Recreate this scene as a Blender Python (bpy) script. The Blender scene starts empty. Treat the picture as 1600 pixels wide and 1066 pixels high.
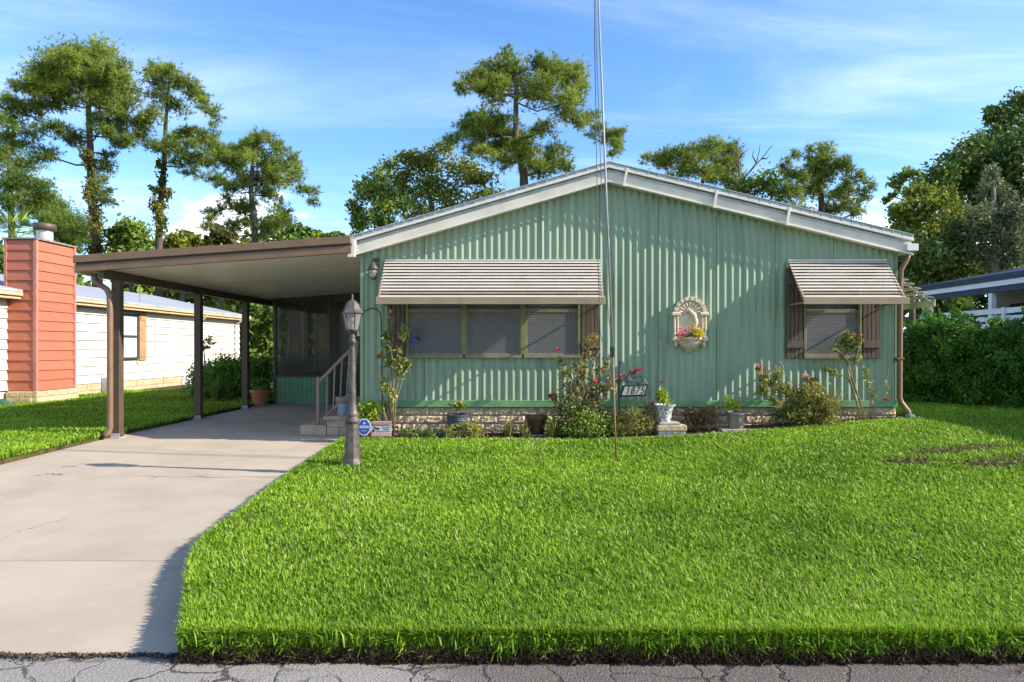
import bpy, bmesh, math, random
import numpy as np
from mathutils import Vector

S = bpy.context.scene
COL = S.collection
R = math.radians
rnd = random.Random(7)

# ------------------------------------------------------------------ camera, sky, sun, exposure
F, CX, CY, EYE = 1100.0, 818.0, 543.0, 1.45      # focal length in photo pixels, optical axis, eye height


def P(px, py, d):
    """a point of the photograph put at distance d in front of the eye"""
    return Vector(((px - CX) / F * d, d, EYE - (py - CY) / F * d))


cam_d = bpy.data.cameras.new('camera')
cam = bpy.data.objects.new('camera', cam_d)
COL.objects.link(cam)
cam.location = (0, 0, EYE)
cam.rotation_euler = (R(90), 0, 0)
cam_d.sensor_width = 36
cam_d.lens = F / 1600 * 36
cam_d.shift_x = -(CX - 800) / 1600
cam_d.shift_y = (CY - 533) / 1600
cam_d.clip_end = 3000
S.camera = cam

SUN = Vector((5.5, -1.0, 3.2)).normalized()
SUN_EL = math.asin(SUN.z)
SUN_AZ = math.atan2(SUN.x, SUN.y)                # clockwise from +Y
sd = bpy.data.lights.new('sun', 'SUN')
sd.energy = 4.6
sd.angle = R(0.5)
sd.color = (1.0, 0.93, 0.80)
so = bpy.data.objects.new('sun', sd)
COL.objects.link(so)
so.location = (30, -6, 20)
so.rotation_euler = SUN.to_track_quat('Z', 'Y').to_euler()

W = bpy.data.worlds.new('World')
S.world = W
W.use_nodes = True
nt = W.node_tree
nt.nodes.clear()


def N(t, typ, **kw):
    n = t.nodes.new(typ)
    for k, v in kw.items():
        if k in n.inputs:
            n.inputs[k].default_value = v
        else:
            setattr(n, k, v)
    return n


def math_node(t, op, a, b=None, clamp=False):
    n = t.nodes.new('ShaderNodeMath')
    n.operation = op
    n.use_clamp = clamp
    for i, x in enumerate((a, b)):
        if x is None:
            continue
        if isinstance(x, (int, float)):
            n.inputs[i].default_value = x
        else:
            t.links.new(x, n.inputs[i])
    return n.outputs[0]


def ramp(t, fac, lo, hi):
    n = t.nodes.new('ShaderNodeMapRange')
    n.interpolation_type = 'SMOOTHSTEP'
    n.inputs[1].default_value = lo
    n.inputs[2].default_value = hi
    t.links.new(fac, n.inputs[0])
    return n.outputs[0]


sky = nt.nodes.new('ShaderNodeTexSky')
sky.sky_type = 'NISHITA'
sky.sun_disc = False
sky.sun_elevation = SUN_EL
sky.sun_rotation = SUN_AZ
sky.air_density = 1.0
sky.dust_density = 0.25
sky.ozone_density = 4.0
hs = N(nt, 'ShaderNodeHueSaturation', Saturation=1.14, Value=0.98, Hue=0.503)
nt.links.new(sky.outputs[0], hs.inputs['Color'])
tc = nt.nodes.new('ShaderNodeTexCoord')
sep = nt.nodes.new('ShaderNodeSeparateXYZ')
nt.links.new(tc.outputs['Generated'], sep.inputs[0])
# cirrus lives on a flat layer high above: direction divided by its height
zc = math_node(nt, 'MAXIMUM', sep.outputs[2], 0.04)
cmb = nt.nodes.new('ShaderNodeCombineXYZ')
nt.links.new(math_node(nt, 'DIVIDE', sep.outputs[0], zc), cmb.inputs[0])
nt.links.new(math_node(nt, 'DIVIDE', sep.outputs[1], zc), cmb.inputs[1])
mp = nt.nodes.new('ShaderNodeMapping')
mp.inputs['Rotation'].default_value = (0, 0, R(-14))
mp.inputs['Scale'].default_value = (0.42, 1.15, 1)
mp.inputs['Location'].default_value = (2.3, 0.7, 0)
nt.links.new(cmb.outputs[0], mp.inputs[0])
n1 = N(nt, 'ShaderNodeTexNoise', Scale=0.75, Detail=8.0, Roughness=0.62, Distortion=0.9)
nt.links.new(mp.outputs[0], n1.inputs['Vector'])
n1b = N(nt, 'ShaderNodeTexNoise', Scale=0.22, Detail=2.0, Roughness=0.5)
nt.links.new(cmb.outputs[0], n1b.inputs['Vector'])
cir = math_node(nt, 'MULTIPLY', ramp(nt, n1.outputs[0], 0.38, 0.88), ramp(nt, n1b.outputs[0], 0.26, 0.62))
cir = math_node(nt, 'MULTIPLY', cir, 0.40)
# low cumulus near the horizon
mp2 = nt.nodes.new('ShaderNodeMapping')
mp2.inputs['Scale'].default_value = (1, 1, 1.9)
mp2.inputs['Location'].default_value = (0.35, 0.1, 0.0)
nt.links.new(tc.outputs['Generated'], mp2.inputs[0])
n2 = N(nt, 'ShaderNodeTexNoise', Scale=3.6, Detail=7.0, Roughness=0.55)
nt.links.new(mp2.outputs[0], n2.inputs['Vector'])
cum = math_node(nt, 'SUBTRACT', n2.outputs[0], math_node(nt, 'MULTIPLY', math_node(nt, 'ABSOLUTE', math_node(nt, 'SUBTRACT', sep.outputs[2], 0.12)), 1.25))
cum = ramp(nt, cum, 0.495, 0.60)
cl = math_node(nt, 'MAXIMUM', cir, math_node(nt, 'MULTIPLY', cum, 0.9), True)
mx = nt.nodes.new('ShaderNodeMix')
mx.data_type = 'RGBA'
nt.links.new(cl, mx.inputs[0])
nt.links.new(hs.outputs[0], mx.inputs[6])
mx.inputs[7].default_value = (8.2, 8.3, 8.6, 1)
bg = N(nt, 'ShaderNodeBackground', Strength=0.15)
nt.links.new(mx.outputs[2], bg.inputs[0])
wo = nt.nodes.new('ShaderNodeOutputWorld')
nt.links.new(bg.outputs[0], wo.inputs[0])

S.view_settings.view_transform = 'Standard'
S.view_settings.look = 'None'
S.view_settings.gamma = 1
S.view_settings.use_curve_mapping = False
S.view_settings.exposure = 1.03
S.render.engine = 'CYCLES'
S.cycles.max_bounces = 7
S.cycles.transparent_max_bounces = 12
S.cycles.caustics_reflective = False
S.cycles.caustics_refractive = False

# ------------------------------------------------------------------ materials


def mat(name, col, rough=0.6, metal=0.0, var=0.0, vscale=3.0, bump=0.0, bscale=40.0, spec=0.4, col2=None, rand=0.0, stretch=None, detail=5.0):
    """Principled surface: two tones mixed by noise, fine relief, and a little random tone per object"""
    m = bpy.data.materials.new(name)
    m.use_nodes = True
    t = m.node_tree
    b = t.nodes['Principled BSDF']
    b.inputs['Roughness'].default_value = rough
    b.inputs['Metallic'].default_value = metal
    b.inputs['Specular IOR Level'].default_value = spec
    c = (*col, 1)
    if not (var or bump or rand):
        b.inputs['Base Color'].default_value = c
        return m
    co = t.nodes.new('ShaderNodeTexCoord')
    vec = co.outputs['Object']
    oi = t.nodes.new('ShaderNodeObjectInfo')
    vm = t.nodes.new('ShaderNodeVectorMath')
    vm.operation = 'ADD'
    sc = t.nodes.new('ShaderNodeVectorMath')
    sc.operation = 'SCALE'
    sc.inputs[0].default_value = (7, 13, 5)
    t.links.new(oi.outputs['Random'], sc.inputs['Scale'])
    t.links.new(vec, vm.inputs[0])
    t.links.new(sc.outputs[0], vm.inputs[1])
    vec = vm.outputs[0]
    if stretch:
        mpn = t.nodes.new('ShaderNodeMapping')
        mpn.inputs['Scale'].default_value = stretch
        t.links.new(vec, mpn.inputs[0])
        vec = mpn.outputs[0]
    ns = N(t, 'ShaderNodeTexNoise', Scale=vscale, Detail=detail, Roughness=0.6)
    t.links.new(vec, ns.inputs['Vector'])
    mixn = t.nodes.new('ShaderNodeMix')
    mixn.data_type = 'RGBA'
    mixn.inputs[6].default_value = c
    mixn.inputs[7].default_value = (*(col2 or tuple(x * (1 - var) for x in col)), 1)
    t.links.new(ramp(t, ns.outputs[0], 0.35, 0.7), mixn.inputs[0])
    out = mixn.outputs[2]
    if rand:
        h = t.nodes.new('ShaderNodeHueSaturation')
        mr = t.nodes.new('ShaderNodeMapRange')
        mr.inputs[3].default_value = 1 - rand
        mr.inputs[4].default_value = 1 + rand
        t.links.new(oi.outputs['Random'], mr.inputs[0])
        t.links.new(mr.outputs[0], h.inputs['Value'])
        t.links.new(out, h.inputs['Color'])
        out = h.outputs[0]
    t.links.new(out, b.inputs['Base Color'])
    if bump:
        nb = N(t, 'ShaderNodeTexNoise', Scale=bscale, Detail=4.0, Roughness=0.6)
        t.links.new(vec, nb.inputs['Vector'])
        bp = N(t, 'ShaderNodeBump', Strength=bump, Distance=0.01)
        t.links.new(nb.outputs[0], bp.inputs['Height'])
        t.links.new(bp.outputs[0], b.inputs['Normal'])
    return m


def leaf_mat(name, dark, light, trans=0.3, rough=0.55, spec=0.25):
    """leaf: tone by the leaf's own 'tint' value, some light comes through"""
    m = bpy.data.materials.new(name)
    m.use_nodes = True
    t = m.node_tree
    b = t.nodes['Principled BSDF']
    b.inputs['Roughness'].default_value = rough
    b.inputs['Specular IOR Level'].default_value = spec
    at = t.nodes.new('ShaderNodeAttribute')
    at.attribute_name = 'tint'
    mixn = t.nodes.new('ShaderNodeMix')
    mixn.data_type = 'RGBA'
    mixn.inputs[6].default_value = (*dark, 1)
    mixn.inputs[7].default_value = (*light, 1)
    t.links.new(at.outputs['Fac'], mixn.inputs[0])
    t.links.new(mixn.outputs[2], b.inputs['Base Color'])
    tr = t.nodes.new('ShaderNodeBsdfTranslucent')
    t.links.new(mixn.outputs[2], tr.inputs[0])
    ms = t.nodes.new('ShaderNodeMixShader')
    ms.inputs[0].default_value = trans
    t.links.new(b.outputs[0], ms.inputs[1])
    t.links.new(tr.outputs[0], ms.inputs[2])
    t.links.new(ms.outputs[0], t.nodes['Material Output'].inputs[0])
    return m


def sheer_mat(name, col, clear, gloss=0.06):
    """glass or insect screen: partly clear, partly the colour of the weave, a little reflection"""
    m = bpy.data.materials.new(name)
    m.use_nodes = True
    t = m.node_tree
    b = t.nodes['Principled BSDF']
    b.inputs['Base Color'].default_value = (*col, 1)
    b.inputs['Roughness'].default_value = 0.5
    tr = t.nodes.new('ShaderNodeBsdfTransparent')
    ms = t.nodes.new('ShaderNodeMixShader')
    ms.inputs[0].default_value = clear
    t.links.new(b.outputs[0], ms.inputs[1])
    t.links.new(tr.outputs[0], ms.inputs[2])
    gl = N(t, 'ShaderNodeBsdfGlossy', Roughness=0.06)
    m2 = t.nodes.new('ShaderNodeMixShader')
    m2.inputs[0].default_value = gloss
    t.links.new(ms.outputs[0], m2.inputs[1])
    t.links.new(gl.outputs[0], m2.inputs[2])
    t.links.new(m2.outputs[0], t.nodes['Material Output'].inputs[0])
    return m


M = {}
M['green'] = mat('green_siding_paint', (0.272, 0.352, 0.228), 0.5, var=0.22, vscale=1.7, stretch=(4, 4, 0.45), rand=0.04, spec=0.35, bump=0.05, bscale=30)
M['green_trim'] = mat('green_trim_paint', (0.17, 0.33, 0.14), 0.5, var=0.25, vscale=4, stretch=(1, 1, 3))
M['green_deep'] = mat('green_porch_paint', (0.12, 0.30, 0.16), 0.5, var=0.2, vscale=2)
M['white'] = mat('white_painted_metal', (0.74, 0.69, 0.61), 0.45, var=0.14, vscale=2.5)
M['cream'] = mat('cream_painted_metal', (0.72, 0.64, 0.50), 0.5, var=0.2, vscale=2.0)
M['galv'] = mat('weathered_galvanised_metal', (0.52, 0.51, 0.50), 0.45, metal=0.3, var=0.3, vscale=4)
M['slat'] = mat('awning_slat_paint', (0.58, 0.51, 0.43), 0.5, var=0.12, vscale=3, rand=0.04)
M['awnbrown'] = mat('awning_tan_paint', (0.33, 0.23, 0.145), 0.5, var=0.15, vscale=4)
M['oldslat'] = mat('mildewed_awning_paint', (0.52, 0.46, 0.34), 0.6, var=0.5, vscale=5)
M['shutter'] = mat('brown_shutter_wood', (0.120, 0.075, 0.050), 0.6, var=0.35, vscale=6, stretch=(4, 4, 0.6), rand=0.1)
M['olive'] = mat('olive_window_frame', (0.20, 0.19, 0.085), 0.5, var=0.3, vscale=8)
M['mull'] = mat('olive_green_mullion', (0.185, 0.205, 0.09), 0.5, var=0.3, vscale=8)
M['tanframe'] = mat('tan_window_sash', (0.26, 0.20, 0.125), 0.5, var=0.25, vscale=8)
M['brown'] = mat('brown_carport_metal', (0.205, 0.125, 0.072), 0.45, var=0.2, vscale=3)
M['post'] = mat('dark_brown_post_paint', (0.095, 0.064, 0.044), 0.5, var=0.2, vscale=5)
M['spout'] = mat('brown_downspout_metal', (0.20, 0.115, 0.068), 0.45, var=0.2, vscale=5)
M['ceil'] = mat('cream_carport_ceiling', (0.88, 0.85, 0.78), 0.4, var=0.1, vscale=1.2, rand=0.03)
M['dark'] = mat('dark_interior', (0.035, 0.033, 0.035), 0.9)
M['room'] = mat('dim_room_wall', (0.16, 0.145, 0.14), 0.9)
M['blind'] = mat('grey_blind_slat', (0.72, 0.68, 0.65), 0.6)
M['curtain'] = mat('pale_curtain', (0.42, 0.40, 0.38), 0.9, var=0.3, vscale=14, stretch=(3, 1, 0.1))
M['screen'] = sheer_mat('insect_screen', (0.17, 0.155, 0.16), 0.52, 0.0)
M['glass'] = sheer_mat('window_glass', (0.05, 0.05, 0.055), 0.85, 0.06)
M['porchscreen'] = sheer_mat('porch_screen_mesh', (0.016, 0.015, 0.016), 0.50, 0.01)
M['lampglass'] = sheer_mat('seeded_lamp_glass', (0.40, 0.37, 0.33), 0.6, 0.10)
M['bronze'] = mat('dark_bronze_frame', (0.055, 0.048, 0.046), 0.5)
M['lampmetal'] = mat('aged_lamp_metal', (0.060, 0.048, 0.043), 0.5, metal=0.15, var=0.45, vscale=12, col2=(0.135, 0.108, 0.095), bump=0.2, bscale=60)
M['stone'] = mat('tan_split_stone', (0.58, 0.445, 0.285), 0.9, var=0.4, vscale=13, col2=(0.36, 0.255, 0.145), rand=0.10, bump=1.0, bscale=30, spec=0.15)
M['mortar'] = mat('dark_mortar', (0.30, 0.235, 0.16), 0.95, var=0.3, vscale=12, bump=0.5, bscale=60)
M['stepstone'] = mat('step_concrete_block', (0.46, 0.36, 0.25), 0.9, var=0.3, vscale=7, rand=0.08, bump=0.5, bscale=50)
M['pavestone'] = mat('grey_paver_stone', (0.42, 0.36, 0.29), 0.9, var=0.3, vscale=10, rand=0.08, bump=0.4, bscale=40)
M['plaster'] = mat('aged_cream_plaster', (0.74, 0.60, 0.43), 0.8, var=0.25, vscale=14, bump=0.3, bscale=60)
M['whiteplast'] = mat('white_plaster_urn', (0.68, 0.68, 0.66), 0.7, var=0.9, vscale=26, col2=(0.07, 0.075, 0.08), bump=0.4, bscale=40)
M['terra'] = mat('terracotta', (0.42, 0.17, 0.09), 0.8, var=0.25, vscale=7)
M['greypot'] = mat('charcoal_ribbed_pot', (0.055, 0.065, 0.085), 0.5, var=0.2, vscale=9)
M['bluepot'] = mat('pale_blue_glaze', (0.20, 0.27, 0.33), 0.4, var=0.3, vscale=9)
M['brownpot'] = mat('dark_brown_glazed_pot', (0.085, 0.035, 0.022), 0.4, var=0.3, vscale=9)
M['oldpot'] = mat('weathered_clay_pot', (0.28, 0.22, 0.165), 0.8, var=0.6, vscale=10, col2=(0.12, 0.11, 0.075))
M['potsoil'] = mat('potting_soil', (0.035, 0.022, 0.014), 0.95, bump=0.6, bscale=60)
M['metalpole'] = mat('grey_metal_pole', (0.30, 0.30, 0.32), 0.5, metal=0.2, var=0.2, vscale=6)
M['rustpole'] = mat('rusty_brown_pole', (0.28, 0.16, 0.085), 0.6, var=0.35, vscale=15)
M['rope'] = mat('dark_rope', (0.075, 0.08, 0.095), 0.8)
M['black'] = mat('black_iron', (0.02, 0.02, 0.022), 0.5)
M['numface'] = mat('beige_number_plate', (0.46, 0.41, 0.33), 0.6, var=0.15, vscale=14)
M['signwhite'] = mat('white_sign_face', (0.54, 0.53, 0.52), 0.5)
M['signgrey'] = mat('grey_print', (0.18, 0.18, 0.19), 0.6)
M['signblue'] = mat('blue_sign_print', (0.015, 0.07, 0.42), 0.4)
M['signred'] = mat('red_sign_print', (0.52, 0.06, 0.035), 0.5)
M['signorange'] = mat('faded_orange_print', (0.62, 0.30, 0.16), 0.5)
M['redboard'] = mat('salmon_red_siding', (0.43, 0.130, 0.072), 0.65, var=0.14, vscale=3, stretch=(1, 1, 6), rand=0.06, bump=0.25, bscale=30)
M['redtrim'] = mat('faded_mauve_trim', (0.42, 0.18, 0.135), 0.6, var=0.2, vscale=5)
M['whiteboard'] = mat('off_white_siding', (0.62, 0.59, 0.51), 0.6, var=0.12, vscale=2.5, stretch=(1, 1, 5), rand=0.03)
M['tan'] = mat('tan_fascia_paint', (0.55, 0.40, 0.23), 0.55, var=0.2, vscale=3)
M['roofmetal'] = mat('pale_roof_metal', (0.37, 0.38, 0.42), 0.5, var=0.2, vscale=2)
M['tanshutter'] = mat('tan_brown_shutter', (0.40, 0.23, 0.11), 0.6, var=0.2, vscale=5)
M['navy'] = mat('navy_fascia_paint', (0.022, 0.035, 0.085), 0.5, var=0.2, vscale=3)
M['railwhite'] = mat('white_porch_paint', (0.78, 0.80, 0.84), 0.45, var=0.08, vscale=3)
M['taupe'] = mat('taupe_porch_wall', (0.30, 0.27, 0.235), 0.7, var=0.12, vscale=2)
M['bark'] = mat('grey_brown_bark', (0.105, 0.078, 0.058), 0.9, var=0.45, vscale=3, stretch=(4, 4, 1), bump=0.8, bscale=9)
M['barkpale'] = mat('pale_grey_bark', (0.17, 0.14, 0.11), 0.9, var=0.4, vscale=4, bump=0.6, bscale=12)
M['cane'] = mat('rose_cane_bark', (0.26, 0.19, 0.085), 0.7, var=0.4, vscale=14)
M['hose'] = mat('green_drain_hose', (0.02, 0.13, 0.085), 0.5, var=0.3, vscale=10)
M['teal'] = mat('teal_splash_plastic', (0.18, 0.36, 0.33), 0.5, var=0.3, vscale=10)
M['acgrey'] = mat('grey_utility_metal', (0.45, 0.44, 0.43), 0.5, var=0.15, vscale=5)
M['wicker'] = mat('tan_wicker', (0.27, 0.17, 0.08), 0.8, var=0.4, vscale=25)
M['bluebird'] = mat('blue_bird_paint', (0.02, 0.12, 0.42), 0.4)
M['soil'] = mat('lawn_thatch_soil', (0.085, 0.085, 0.028), 0.95, var=0.6, vscale=9, col2=(0.05, 0.035, 0.018), bump=0.8, bscale=30, spec=0.1)
M['dirt'] = mat('bare_brown_soil', (0.090, 0.062, 0.034), 0.95, var=0.5, vscale=22, col2=(0.035, 0.022, 0.014), bump=1.0, bscale=50, spec=0.1)
M['mulch'] = mat('dark_bark_mulch', (0.085, 0.050, 0.034), 0.95, var=0.7, vscale=30, col2=(0.022, 0.014, 0.010), bump=1.0, bscale=55, spec=0.1)
M['far_ground'] = mat('distant_grass', (0.075, 0.13, 0.030), 0.95, var=0.5, vscale=0.6, spec=0.1)
M['concrete'] = mat('beige_concrete', (0.45, 0.372, 0.288), 0.85, var=0.22, vscale=1.1, rand=0.03, bump=0.25, bscale=120, spec=0.2, col2=(0.375, 0.305, 0.232), detail=9)
t = M['concrete'].node_tree
b = t.nodes['Principled BSDF']
old = b.inputs['Base Color'].links[0].from_socket
co = t.nodes.new('ShaderNodeTexCoord')
st1 = N(t, 'ShaderNodeTexNoise', Scale=1.9, Detail=7.0, Roughness=0.65)
t.links.new(co.outputs['Object'], st1.inputs['Vector'])
gr = N(t, 'ShaderNodeTexNoise', Scale=120.0, Detail=3.0)
t.links.new(co.outputs['Object'], gr.inputs['Vector'])
f1 = math_node(t, 'MULTIPLY', ramp(t, st1.outputs[0], 0.60, 0.74), 0.28)
f2 = math_node(t, 'MULTIPLY', ramp(t, gr.outputs[0], 0.5, 0.7), 0.16)
mk = t.nodes.new('ShaderNodeMix')
mk.data_type = 'RGBA'
mk.inputs[7].default_value = (0.20, 0.165, 0.13, 1)
t.links.new(math_node(t, 'MAXIMUM', f1, f2), mk.inputs[0])
t.links.new(old, mk.inputs[6])
t.links.new(mk.outputs[2], b.inputs['Base Color'])
M['crack'] = mat('dirt_filled_crack', (0.16, 0.13, 0.11), 0.95, var=0.4, vscale=9)

# asphalt: old patches, tar-dark cracks, pale stone chips
m = bpy.data.materials.new('cracked_asphalt')
m.use_nodes = True
t = m.node_tree
b = t.nodes['Principled BSDF']
b.inputs['Roughness'].default_value = 0.9
co = t.nodes.new('ShaderNodeTexCoord')
nz = N(t, 'ShaderNodeTexNoise', Scale=3.5, Detail=5.0, Roughness=0.6)
t.links.new(co.outputs['Object'], nz.inputs['Vector'])
va = t.nodes.new('ShaderNodeVectorMath')
va.operation = 'MULTIPLY_ADD'
va.inputs[1].default_value = (0.32, 0.32, 0)
t.links.new(nz.outputs['Color'], va.inputs[0])
t.links.new(co.outputs['Object'], va.inputs[2])
vo = N(t, 'ShaderNodeTexVoronoi', Scale=3.1, feature='DISTANCE_TO_EDGE')
t.links.new(va.outputs[0], vo.inputs['Vector'])
big = N(t, 'ShaderNodeTexNoise', Scale=0.55, Detail=2.0)
t.links.new(co.outputs['Object'], big.inputs['Vector'])
sx = t.nodes.new('ShaderNodeSeparateXYZ')
t.links.new(co.outputs['Object'], sx.inputs[0])
sealed = ramp(t, math_node(t, 'ADD', math_node(t, 'MULTIPLY', sx.outputs[0], 0.18), big.outputs[0]), 0.33, 0.62)
spk = N(t, 'ShaderNodeTexVoronoi', Scale=150.0)
t.links.new(co.outputs['Object'], spk.inputs['Vector'])
fine = N(t, 'ShaderNodeTexNoise', Scale=90.0, Detail=3.0)
t.links.new(co.outputs['Object'], fine.inputs['Vector'])
c1 = t.nodes.new('ShaderNodeMix')
c1.data_type = 'RGBA'
c1.inputs[6].default_value = (0.40, 0.36, 0.32, 1)
c1.inputs[7].default_value = (0.150, 0.122, 0.105, 1)
t.links.new(sealed, c1.inputs[0])
c2 = t.nodes.new('ShaderNodeMix')
c2.data_type = 'RGBA'
c2.blend_type = 'MULTIPLY'
c2.inputs[0].default_value = 0.8
t.links.new(c1.outputs[2], c2.inputs[6])
t.links.new(fine.outputs['Fac'], c2.inputs[7])
c3 = t.nodes.new('ShaderNodeMix')
c3.data_type = 'RGBA'
c3.inputs[7].default_value = (0.42, 0.39, 0.36, 1)
t.links.new(math_node(t, 'LESS_THAN', spk.outputs['Distance'], 0.22), c3.inputs[0])
t.links.new(c2.outputs[2], c3.inputs[6])
vo2 = N(t, 'ShaderNodeTexVoronoi', Scale=8.5, feature='DISTANCE_TO_EDGE')
t.links.new(va.outputs[0], vo2.inputs['Vector'])
msk = N(t, 'ShaderNodeTexNoise', Scale=1.3, Detail=3.0)
t.links.new(co.outputs['Object'], msk.inputs['Vector'])
msk2 = N(t, 'ShaderNodeTexNoise', Scale=2.1, Detail=2.0)
t.links.new(va.outputs[0], msk2.inputs['Vector'])
cka = math_node(t, 'MULTIPLY', ramp(t, vo.outputs['Distance'], 0.04, 0.006), ramp(t, msk.outputs[0], 0.36, 0.55))
ckb = math_node(t, 'MULTIPLY', ramp(t, vo2.outputs['Distance'], 0.05, 0.01), ramp(t, msk2.outputs[0], 0.55, 0.66))
ck = math_node(t, 'MAXIMUM', cka, math_node(t, 'MULTIPLY', ckb, 0.8))
c4 = t.nodes.new('ShaderNodeMix')
c4.data_type = 'RGBA'
c4.inputs[7].default_value = (0.045, 0.034, 0.028, 1)
t.links.new(math_node(t, 'MULTIPLY', ck, 0.9), c4.inputs[0])
t.links.new(c3.outputs[2], c4.inputs[6])
t.links.new(c4.outputs[2], b.inputs['Base Color'])
bp = N(t, 'ShaderNodeBump', Strength=0.7, Distance=0.01)
t.links.new(math_node(t, 'SUBTRACT', fine.outputs['Fac'], math_node(t, 'MULTIPLY', ck, 1.5)), bp.inputs['Height'])
t.links.new(bp.outputs[0], b.inputs['Normal'])
M['asphalt'] = m

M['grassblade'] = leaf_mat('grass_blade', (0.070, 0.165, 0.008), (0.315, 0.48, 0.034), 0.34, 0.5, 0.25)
M['needle'] = leaf_mat('pine_needles', (0.070, 0.125, 0.024), (0.36, 0.42, 0.060), 0.38, 0.5, 0.2)
M['needledark'] = leaf_mat('dark_pine_needles', (0.055, 0.115, 0.026), (0.27, 0.36, 0.060), 0.38, 0.5, 0.2)
M['oakleaf'] = leaf_mat('oak_leaves', (0.055, 0.110, 0.022), (0.29, 0.38, 0.060), 0.25)
M['darkleaf'] = leaf_mat('dark_oak_leaves', (0.045, 0.095, 0.024), (0.22, 0.30, 0.060), 0.22)
M['yellowleaf'] = leaf_mat('yellow_green_leaves', (0.075, 0.115, 0.016), (0.34, 0.37, 0.050), 0.35)
M['greyleaf'] = leaf_mat('grey_green_leaves', (0.070, 0.095, 0.042), (0.26, 0.29, 0.135), 0.22)
M['hedgeleaf'] = leaf_mat('hedge_leaves', (0.034, 0.105, 0.014), (0.15, 0.33, 0.040), 0.3)
M['bushleaf'] = leaf_mat('bush_leaves', (0.046, 0.095, 0.020), (0.19, 0.29, 0.050), 0.25)
M['vineleaf'] = leaf_mat('vine_leaves', (0.06, 0.075, 0.012), (0.22, 0.21, 0.040), 0.3)
M['roseleaf'] = leaf_mat('rose_leaves', (0.10, 0.13, 0.028), (0.44, 0.45, 0.125), 0.3)
M['oldroseleaf'] = leaf_mat('bronzed_rose_leaves', (0.085, 0.085, 0.028), (0.36, 0.31, 0.105), 0.3)
M['shrubleaf'] = leaf_mat('small_shrub_leaves', (0.095, 0.110, 0.022), (0.42, 0.38, 0.090), 0.3)
M['limeleaf'] = leaf_mat('lime_leaves', (0.16, 0.25, 0.020), (0.46, 0.52, 0.050), 0.35)
M['redbrownleaf'] = leaf_mat('reddish_brown_leaves', (0.085, 0.060, 0.025), (0.27, 0.19, 0.085), 0.25)
M['strawblade'] = leaf_mat('straw_blades', (0.26, 0.25, 0.09), (0.58, 0.50, 0.24), 0.3)
M['silverleaf'] = leaf_mat('silvery_leaves', (0.25, 0.29, 0.32), (0.55, 0.58, 0.62), 0.2)
M['petalred'] = leaf_mat('red_petals', (0.38, 0.030, 0.032), (0.62, 0.090, 0.085), 0.25)
M['petalpink'] = leaf_mat('pink_petals', (0.66, 0.19, 0.24), (0.85, 0.42, 0.46), 0.3)
M['petalorange'] = leaf_mat('salmon_petals', (0.70, 0.25, 0.12), (0.85, 0.50, 0.28), 0.3)
M['petalyellow'] = leaf_mat('yellow_petals', (0.70, 0.48, 0.02), (0.88, 0.75, 0.06), 0.3)
M['petalwhite'] = leaf_mat('white_petals', (0.70, 0.66, 0.62), (0.85, 0.83, 0.80), 0.3)

# ------------------------------------------------------------------ building helpers
ORG = {}


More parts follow.
